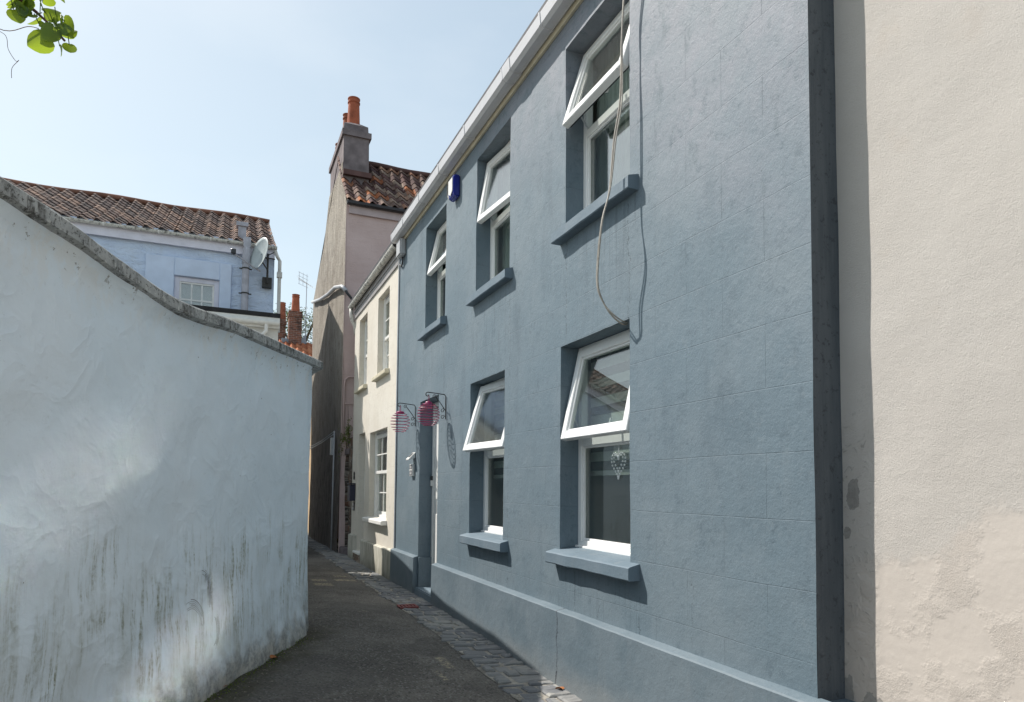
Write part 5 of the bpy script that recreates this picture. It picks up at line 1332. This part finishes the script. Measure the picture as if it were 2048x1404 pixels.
for (za, zb) in ((1.835, 1.87), (1.745, 1.78)):
    for k in range(3):
        b.box(2.455, 2.4569, 9.39 + 0.036 * k, 9.405 + 0.036 * k, za, zb)
    b.box(2.455, 2.4569, 9.406, 9.425, za + 0.012, za + 0.02)
b.build('digits', M_plwhite, t)
t = thing('doorbell', 'black and white doorbell on the frame inside the blue doorway', 'doorbell', (2.68, 9.09, 1.65))
b = MB(); b.box(2.655, 2.679, 9.07, 9.12, 1.58, 1.66); b.build('button_case', M_plwhite, t, bevel=0.004)
b = MB(); b.box(2.655, 2.679, 9.07, 9.12, 1.6605, 1.72); b.build('camera_eye', M_dark, t, bevel=0.004)
t = thing('letter_box', 'dark navy letter box on the cream house beside its door', 'letter box', (2.5, 14.15, 1.4))
b = MB(); b.prism([(2.496, 14.0, 1.62), (2.40, 14.0, 1.60), (2.385, 14.0, 1.58), (2.385, 14.0, 1.28), (2.496, 14.0, 1.28)], (0, 0.28, 0)); b.build('body', M_navy, t, bevel=0.008)
b = MB(); b.box(2.375, 2.497, 13.99, 14.29, 1.622, 1.64); b.build('lid', M_navy, t, bevel=0.004)
t = thing('house_number', 'black house numeral on the cream wall above the letter box', 'number', (2.5, 14.15, 1.8))
b = MB()
for zc_, rr in ((1.835, 0.036), (1.762, 0.044)):
    b.tube([(2.494, 14.15 + rr * math.cos(R(a)), zc_ + rr * math.sin(R(a))) for a in range(0, 361, 30)], 0.010, 6, cap=False)
b.build('digit', M_iron, t)
t = thing('entry_panel', 'small dark entry panel under the letter box', 'panel', (2.5, 14.12, 1.15))
b = MB(); b.box(2.478, 2.497, 14.04, 14.2, 1.08, 1.25); b.build('case', M_dark, t, bevel=0.004)
b = MB(); b.box(2.4755, 2.4778, 14.06, 14.18, 1.18, 1.23); b.box(2.4755, 2.4778, 14.06, 14.18, 1.10, 1.15); b.build('buttons', M_plgrey, t)
# heart of beads on the big lower pane
t = thing('heart_ornament', 'heart of glass beads hanging at the pane of the nearest lower window', 'ornament', (2.69, 4.295, 1.88))
b = MB(); b.quad((2.692, 4.29, 1.78), (2.692, 4.302, 1.78), (2.692, 4.302, 1.885), (2.692, 4.29, 1.885)); b.build('ribbon', M_plgrey, t)
b = MB()
for q, cnt in ((1.0, 30), (0.66, 18)):
    for i in range(cnt):
        a = 2 * math.pi * i / cnt
        hx = 16 * math.sin(a) ** 3 / 16; hz_ = (13 * math.cos(a) - 5 * math.cos(2 * a) - 2 * math.cos(3 * a) - math.cos(4 * a)) / 16
        c_ = (2.690, 4.297 + hx * 0.095 * q, 1.745 + hz_ * 0.105 * q + (0.012 if q < 1 else 0)); r_ = 0.0085
        b.lathe(c_, [(0.0005, -r_), (r_ * 0.7, -r_ * 0.7), (r_, 0), (r_ * 0.7, r_ * 0.7), (0.0005, r_)], 6)
b.build('beads', M_bead, t, smooth=True)

# ------------------------------------------------------------------ plants and litter
def leaf_mesh(mb, c, u, v, size, fold=0.25, lobes=True, droop=0.2):
    """one broad leaf: c stalk end, u towards the tip, v across"""
    u = Vector(u).normalized(); v = (Vector(v) - u * Vector(v).dot(u)).normalized(); n_ = u.cross(v)
    prof_ = [(0.0, 0.0), (-0.10, 0.18), (-0.06, 0.36), (0.12, 0.50), (0.34, 0.53), (0.55, 0.47), (0.70, 0.40), (0.84, 0.26), (0.95, 0.10), (1.0, 0.0)]
    mid = [(0.0, 0), (0.0, 0), (0.04, 0), (0.15, 0), (0.34, 0), (0.55, 0), (0.7, 0), (0.84, 0), (0.95, 0), (1.0, 0)]
    P = lambda a, w: Vector(c) + (u * a + v * w + n_ * (abs(w) * fold - droop * a * a)) * size
    o = len(mb.v)
    for (a, w), (ma, _) in zip(prof_, mid): mb.v += [tuple(P(a, -w)), tuple(P(a * 0.5 + ma * 0.5, -w * 0.5)), tuple(P(ma, 0)), tuple(P(a * 0.5 + ma * 0.5, w * 0.5)), tuple(P(a, w))]
    for i in range(len(prof_) - 1):
        for k in range(4): mb.f.append((o + i * 5 + k, o + i * 5 + k + 1, o + (i + 1) * 5 + k + 1, o + (i + 1) * 5 + k))
vt = thing('leafy_branch', 'leafy green branch dangling into the top left corner of the sky', 'branch', (-1.9, 2.7, 0.0))
# its stem rises behind the garden wall, outside the picture
b = MB(); b.tube(smooth_path([(-2.0, 2.75, -0.1), (-1.95, 2.8, 1.5), (-1.8, 2.9, 2.9), (-1.5, 2.95, 3.55), (-1.15, 3.05, 3.62), (-0.90, 3.06, 3.48), (-0.75, 3.03, 3.39), (-0.66, 3.0, 3.31), (-0.605, 2.985, 3.25)]), [0.05] * 10 + [0.04] * 8 + [0.022] * 5 + [0.012] * 5 + [0.006] * 5 + [0.0045] * 8, 7); b.build('stem', M_twig, vt, smooth=True)
b = MB(); b.tube(smooth_path([(-1.0, 3.1, 3.48), (-0.86, 3.07, 3.30), (-0.81, 3.06, 3.26), (-0.80, 3.06, 3.21), (-0.775, 3.06, 3.17), (-0.765, 3.06, 3.175), (-0.785, 3.06, 3.14), (-0.785, 3.06, 3.10)]), 0.0010, 5)
b.tube(smooth_path([(-0.95, 3.08, 3.33), (-0.82, 3.07, 3.285), (-0.74, 3.05, 3.31), (-0.70, 3.03, 3.30)]), 0.0016, 5)
b.build('tendril', M_twig, vt)
rng = random.Random(21)
LV0 = [  # stalk end (x,z), tip direction, size, facing
    (-0.690, 3.335, (0.55, 0.15), 0.085, 0), (-0.705, 3.40, (0.35, -0.9), 0.075, 1), (-0.755, 3.36, (0.55, -0.9), 0.10, 2), (-0.80, 3.37, (0.6, -0.75), 0.08, 1),
    (-0.745, 3.285, (0.75, -0.7), 0.065, 0), (-0.70, 3.27, (0.7, 0.1), 0.04, 1), (-0.645, 3.315, (0.2, -1.0), 0.045, 2), (-0.665, 3.215, (-0.75, -0.55), 0.12, 0),
    (-0.635, 3.235, (-0.5, -0.75), 0.095, 0), (-0.655, 3.29, (0.55, -0.9), 0.085, 2), (-0.615, 3.29, (0.75, -0.75), 0.105, 1), (-0.60, 3.22, (0.15, -0.9), 0.07, 0),
    (-0.60, 3.255, (0.75, 0.3), 0.05, 0), (-0.63, 3.20, (0.3, -0.8), 0.055, 2), (-0.68, 3.44, (0.85, -0.5), 0.07, 2), (-0.64, 3.385, (0.9, -0.4), 0.05, 2), (-0.83, 3.33, (0.2, -1), 0.07, 1), (-0.79, 3.42, (0.7, 0.3), 0.09, 0),
    (-0.86, 3.40, (0.5, -0.6), 0.1, 2), (-0.72, 3.30, (-0.3, -0.8), 0.09, 1), (-0.78, 3.30, (0.4, -0.8), 0.085, 0), (-0.75, 3.40, (0.8, -0.2), 0.09, 0), (-0.69, 3.36, (0.9, 0.1), 0.07, 1), (-0.63, 3.25, (0.9, -0.1), 0.075, 0)]
LV = list(LV0)
for k in range(26):
    q = rng.uniform(0, 1); LV.append((-0.86 + 0.24 * q + rng.uniform(-0.03, 0.03), 3.41 - 0.17 * q + rng.uniform(-0.035, 0.05), (rng.uniform(-0.6, 0.9), rng.uniform(-1.0, 0.1)), rng.uniform(0.05, 0.085), rng.choice((0, 1, 2, 2))))
for (lx, lz, (dx, dz), sz, fc) in LV:
    b = MB(); cy_ = 3.02 + rng.uniform(-0.05, 0.05)
    u_ = Vector((dx, rng.uniform(-0.3, 0.3), dz)); v_ = Vector((dz, -0.2, -dx)) if fc == 0 else (Vector((0.45 * dz, 0.75, -0.45 * dx)) if fc == 1 else Vector((0.2 * dz, 1.0, -0.2 * dx)))
    leaf_mesh(b, (lx, cy_, lz + 0.05), u_, v_, sz * 0.68, rng.uniform(0.1, 0.35), True, rng.uniform(-0.1, 0.35))
    b.tube([(lx, cy_, lz + 0.05), (lx - dx * 0.02, 3.02, lz + 0.08)], 0.0018, 5)
    b.build('leaf', M_leaf, vt, smooth=True)
b = MB()
for k in range(140):
    q = rng.uniform(0, 1); c_ = Vector((-1.75 + 0.75 * q + rng.gauss(0, 0.09), 2.95 + rng.gauss(0, 0.12), 3.15 + 0.55 * q + rng.gauss(0, 0.16)))
    if c_.x > -0.98: continue
    leaf_mesh(b, c_, (rng.gauss(0, 1), rng.gauss(0, 1), -0.6), (rng.gauss(0, 1), rng.gauss(0, 1), rng.gauss(0, 0.4)), rng.uniform(0.06, 0.11), 0.2)
b.build('foliage', M_leaf, vt, smooth=True)
t = thing('wall_weed', 'bushy weed with a tall stalk growing on top of the stone wall', 'weed', (2.45, 14.8, 2.6))
b = MB(); b.tube([(2.45, 14.60, 2.58), (2.43, 14.62, 2.9), (2.42, 14.64, 3.3)], [0.012, 0.008, 0.004], 5); b.tube([(2.43, 14.9, 2.58), (2.40, 14.95, 2.75)], 0.006, 5); b.build('stalk', M_twig, t)
b = MB(); rng = random.Random(5)
for k in range(420):
    cl = rng.choice([(2.43, 14.58, 2.78, 0.045, 0.13), (2.43, 14.6, 2.7, 0.06, 0.1), (2.42, 15.05, 2.62, 0.13, 0.06), (2.40, 15.28, 2.46, 0.06, 0.14)])
    c_ = Vector((cl[0] + rng.gauss(0, 0.035), cl[1] + rng.gauss(0, cl[3]), cl[2] + rng.gauss(0, cl[4])))
    u_ = Vector((rng.gauss(0, 1), rng.gauss(0, 1), rng.gauss(0, 1))).normalized(); v_ = u_.orthogonal().normalized(); s_ = rng.uniform(0.012, 0.03)
    b.quad(c_ - u_ * s_, c_ - v_ * s_ * 0.5, c_ + u_ * s_, c_ + v_ * s_ * 0.5)
b.build('leaves', M_weed, t)
def drop_leaf(x, y, s_, lb, rz):
    b = MB(); z = gz(x, y) + (0.012 if x < 1.9 else 0.03)
    leaf_mesh(b, (0, 0, 0), (math.cos(rz), math.sin(rz), 0.15), (-math.sin(rz), math.cos(rz), 0.2), s_, 0.5, True, 0.3)
    o = b.build('dead_leaf', M_deadleaf, smooth=True); o.location = (x, y, z)
    tag(o, lb, 'leaf', 'dead leaves on the lane')
drop_leaf(0.385, 5.62, 0.055, 'curled orange dead leaf on asphalt near the white wall corner', 0.4)
drop_leaf(0.03, 4.93, 0.06, 'orange dead leaf on asphalt beside the weed at the picture bottom', 1.2)
drop_leaf(2.40, 4.62, 0.06, 'brown dead leaf on the sunlit setts against the blue plinth', 2.1)
b = MB(); rng = random.Random(8)
for k in range(26):
    a = rng.uniform(0, 6.28); leaf_mesh(b, (0.02 * math.cos(a), 0.02 * math.sin(a), 0.0), (math.cos(a), math.sin(a), rng.uniform(0.2, 1.0)), (-math.sin(a), math.cos(a), 0), rng.uniform(0.02, 0.05), 0.2)
o = b.build('ground_weed', M_weed, smooth=True); o.location = (-0.075, 4.86, gz(-0.075, 4.86)); tag(o, 'small green weed at the foot of the white wall', 'weed')
t = thing('drain_cover', 'small rusty red drain cover let into the stone strip', 'drain cover', (2.08, 8.0, gz(2.08, 8.0)))
zz = gz(2.08, 8.0) + 0.012
b = MB(); b.box(1.97, 2.19, 7.92, 7.95, zz, zz + 0.02); b.box(1.97, 2.19, 8.09, 8.12, zz, zz + 0.02)
for k in range(6): b.box(1.97 + 0.04 * k, 1.99 + 0.04 * k, 7.951, 8.089, zz, zz + 0.018)
b.build('grate', M_rust, t)

# loose grit and crumbs gathered along the wall foot and in the stone strip: nobody could count it
b = MB(); rng = random.Random(17)
for k in range(1500):
    y = rng.uniform(2.5, 13)
    if rng.random() < 0.55:
        x = xw(y) + abs(rng.gauss(0.03, 0.13)) + 0.02
    elif rng.random() < 0.6:
        x = 2.0 + rng.gauss(0, 0.09)
    else:
        x = rng.uniform(xw(y), 2.42)
    if x > 2.42: continue
    q = rng.uniform(0.0025, 0.007) * (1.5 if rng.random() < 0.08 else 1); z = gz(x, y) + (0.016 if x > 1.98 else 0.004)
    c_ = Vector((x, y, z)); vs = [c_ + Vector((rng.uniform(0.6, 1.3) * q * ax, rng.uniform(0.6, 1.3) * q * ay, rng.uniform(0.4, 0.9) * q * az)) for ax, ay, az in ((1, 0, 0), (0, 1, 0), (-1, 0, 0), (0, -1, 0), (0, 0, 1))]
    b.add(vs, [(0, 1, 4), (1, 2, 4), (2, 3, 4), (3, 0, 4)])
o = b.build('grit', plain('grit', (0.30, 0.265, 0.215), 0.9, 0.2, 0.3, 90)); o['kind'] = 'stuff'; o['label'] = 'pale grit and crumbs scattered along the lane edges'; o['category'] = 'grit'
b = MB(); rng = random.Random(23)
for k in range(900):
    y = rng.uniform(2.6, 6.3); x = xw(y) + abs(rng.gauss(0.0, 0.05)) + 0.035
    c_ = Vector((x, y, gz(x, y) + 0.003)); u_ = Vector((rng.gauss(0, 1), rng.gauss(0, 1), rng.uniform(0.2, 1.2))).normalized(); v_ = u_.orthogonal().normalized(); q = rng.uniform(0.004, 0.012)
    b.quad(c_, c_ + u_ * q - v_ * q * 0.5, c_ + u_ * q * 1.8, c_ + u_ * q + v_ * q * 0.5)
o = b.build('moss', M_weed); o['kind'] = 'stuff'; o['label'] = 'thin green moss along the foot of the white wall'; o['category'] = 'moss'
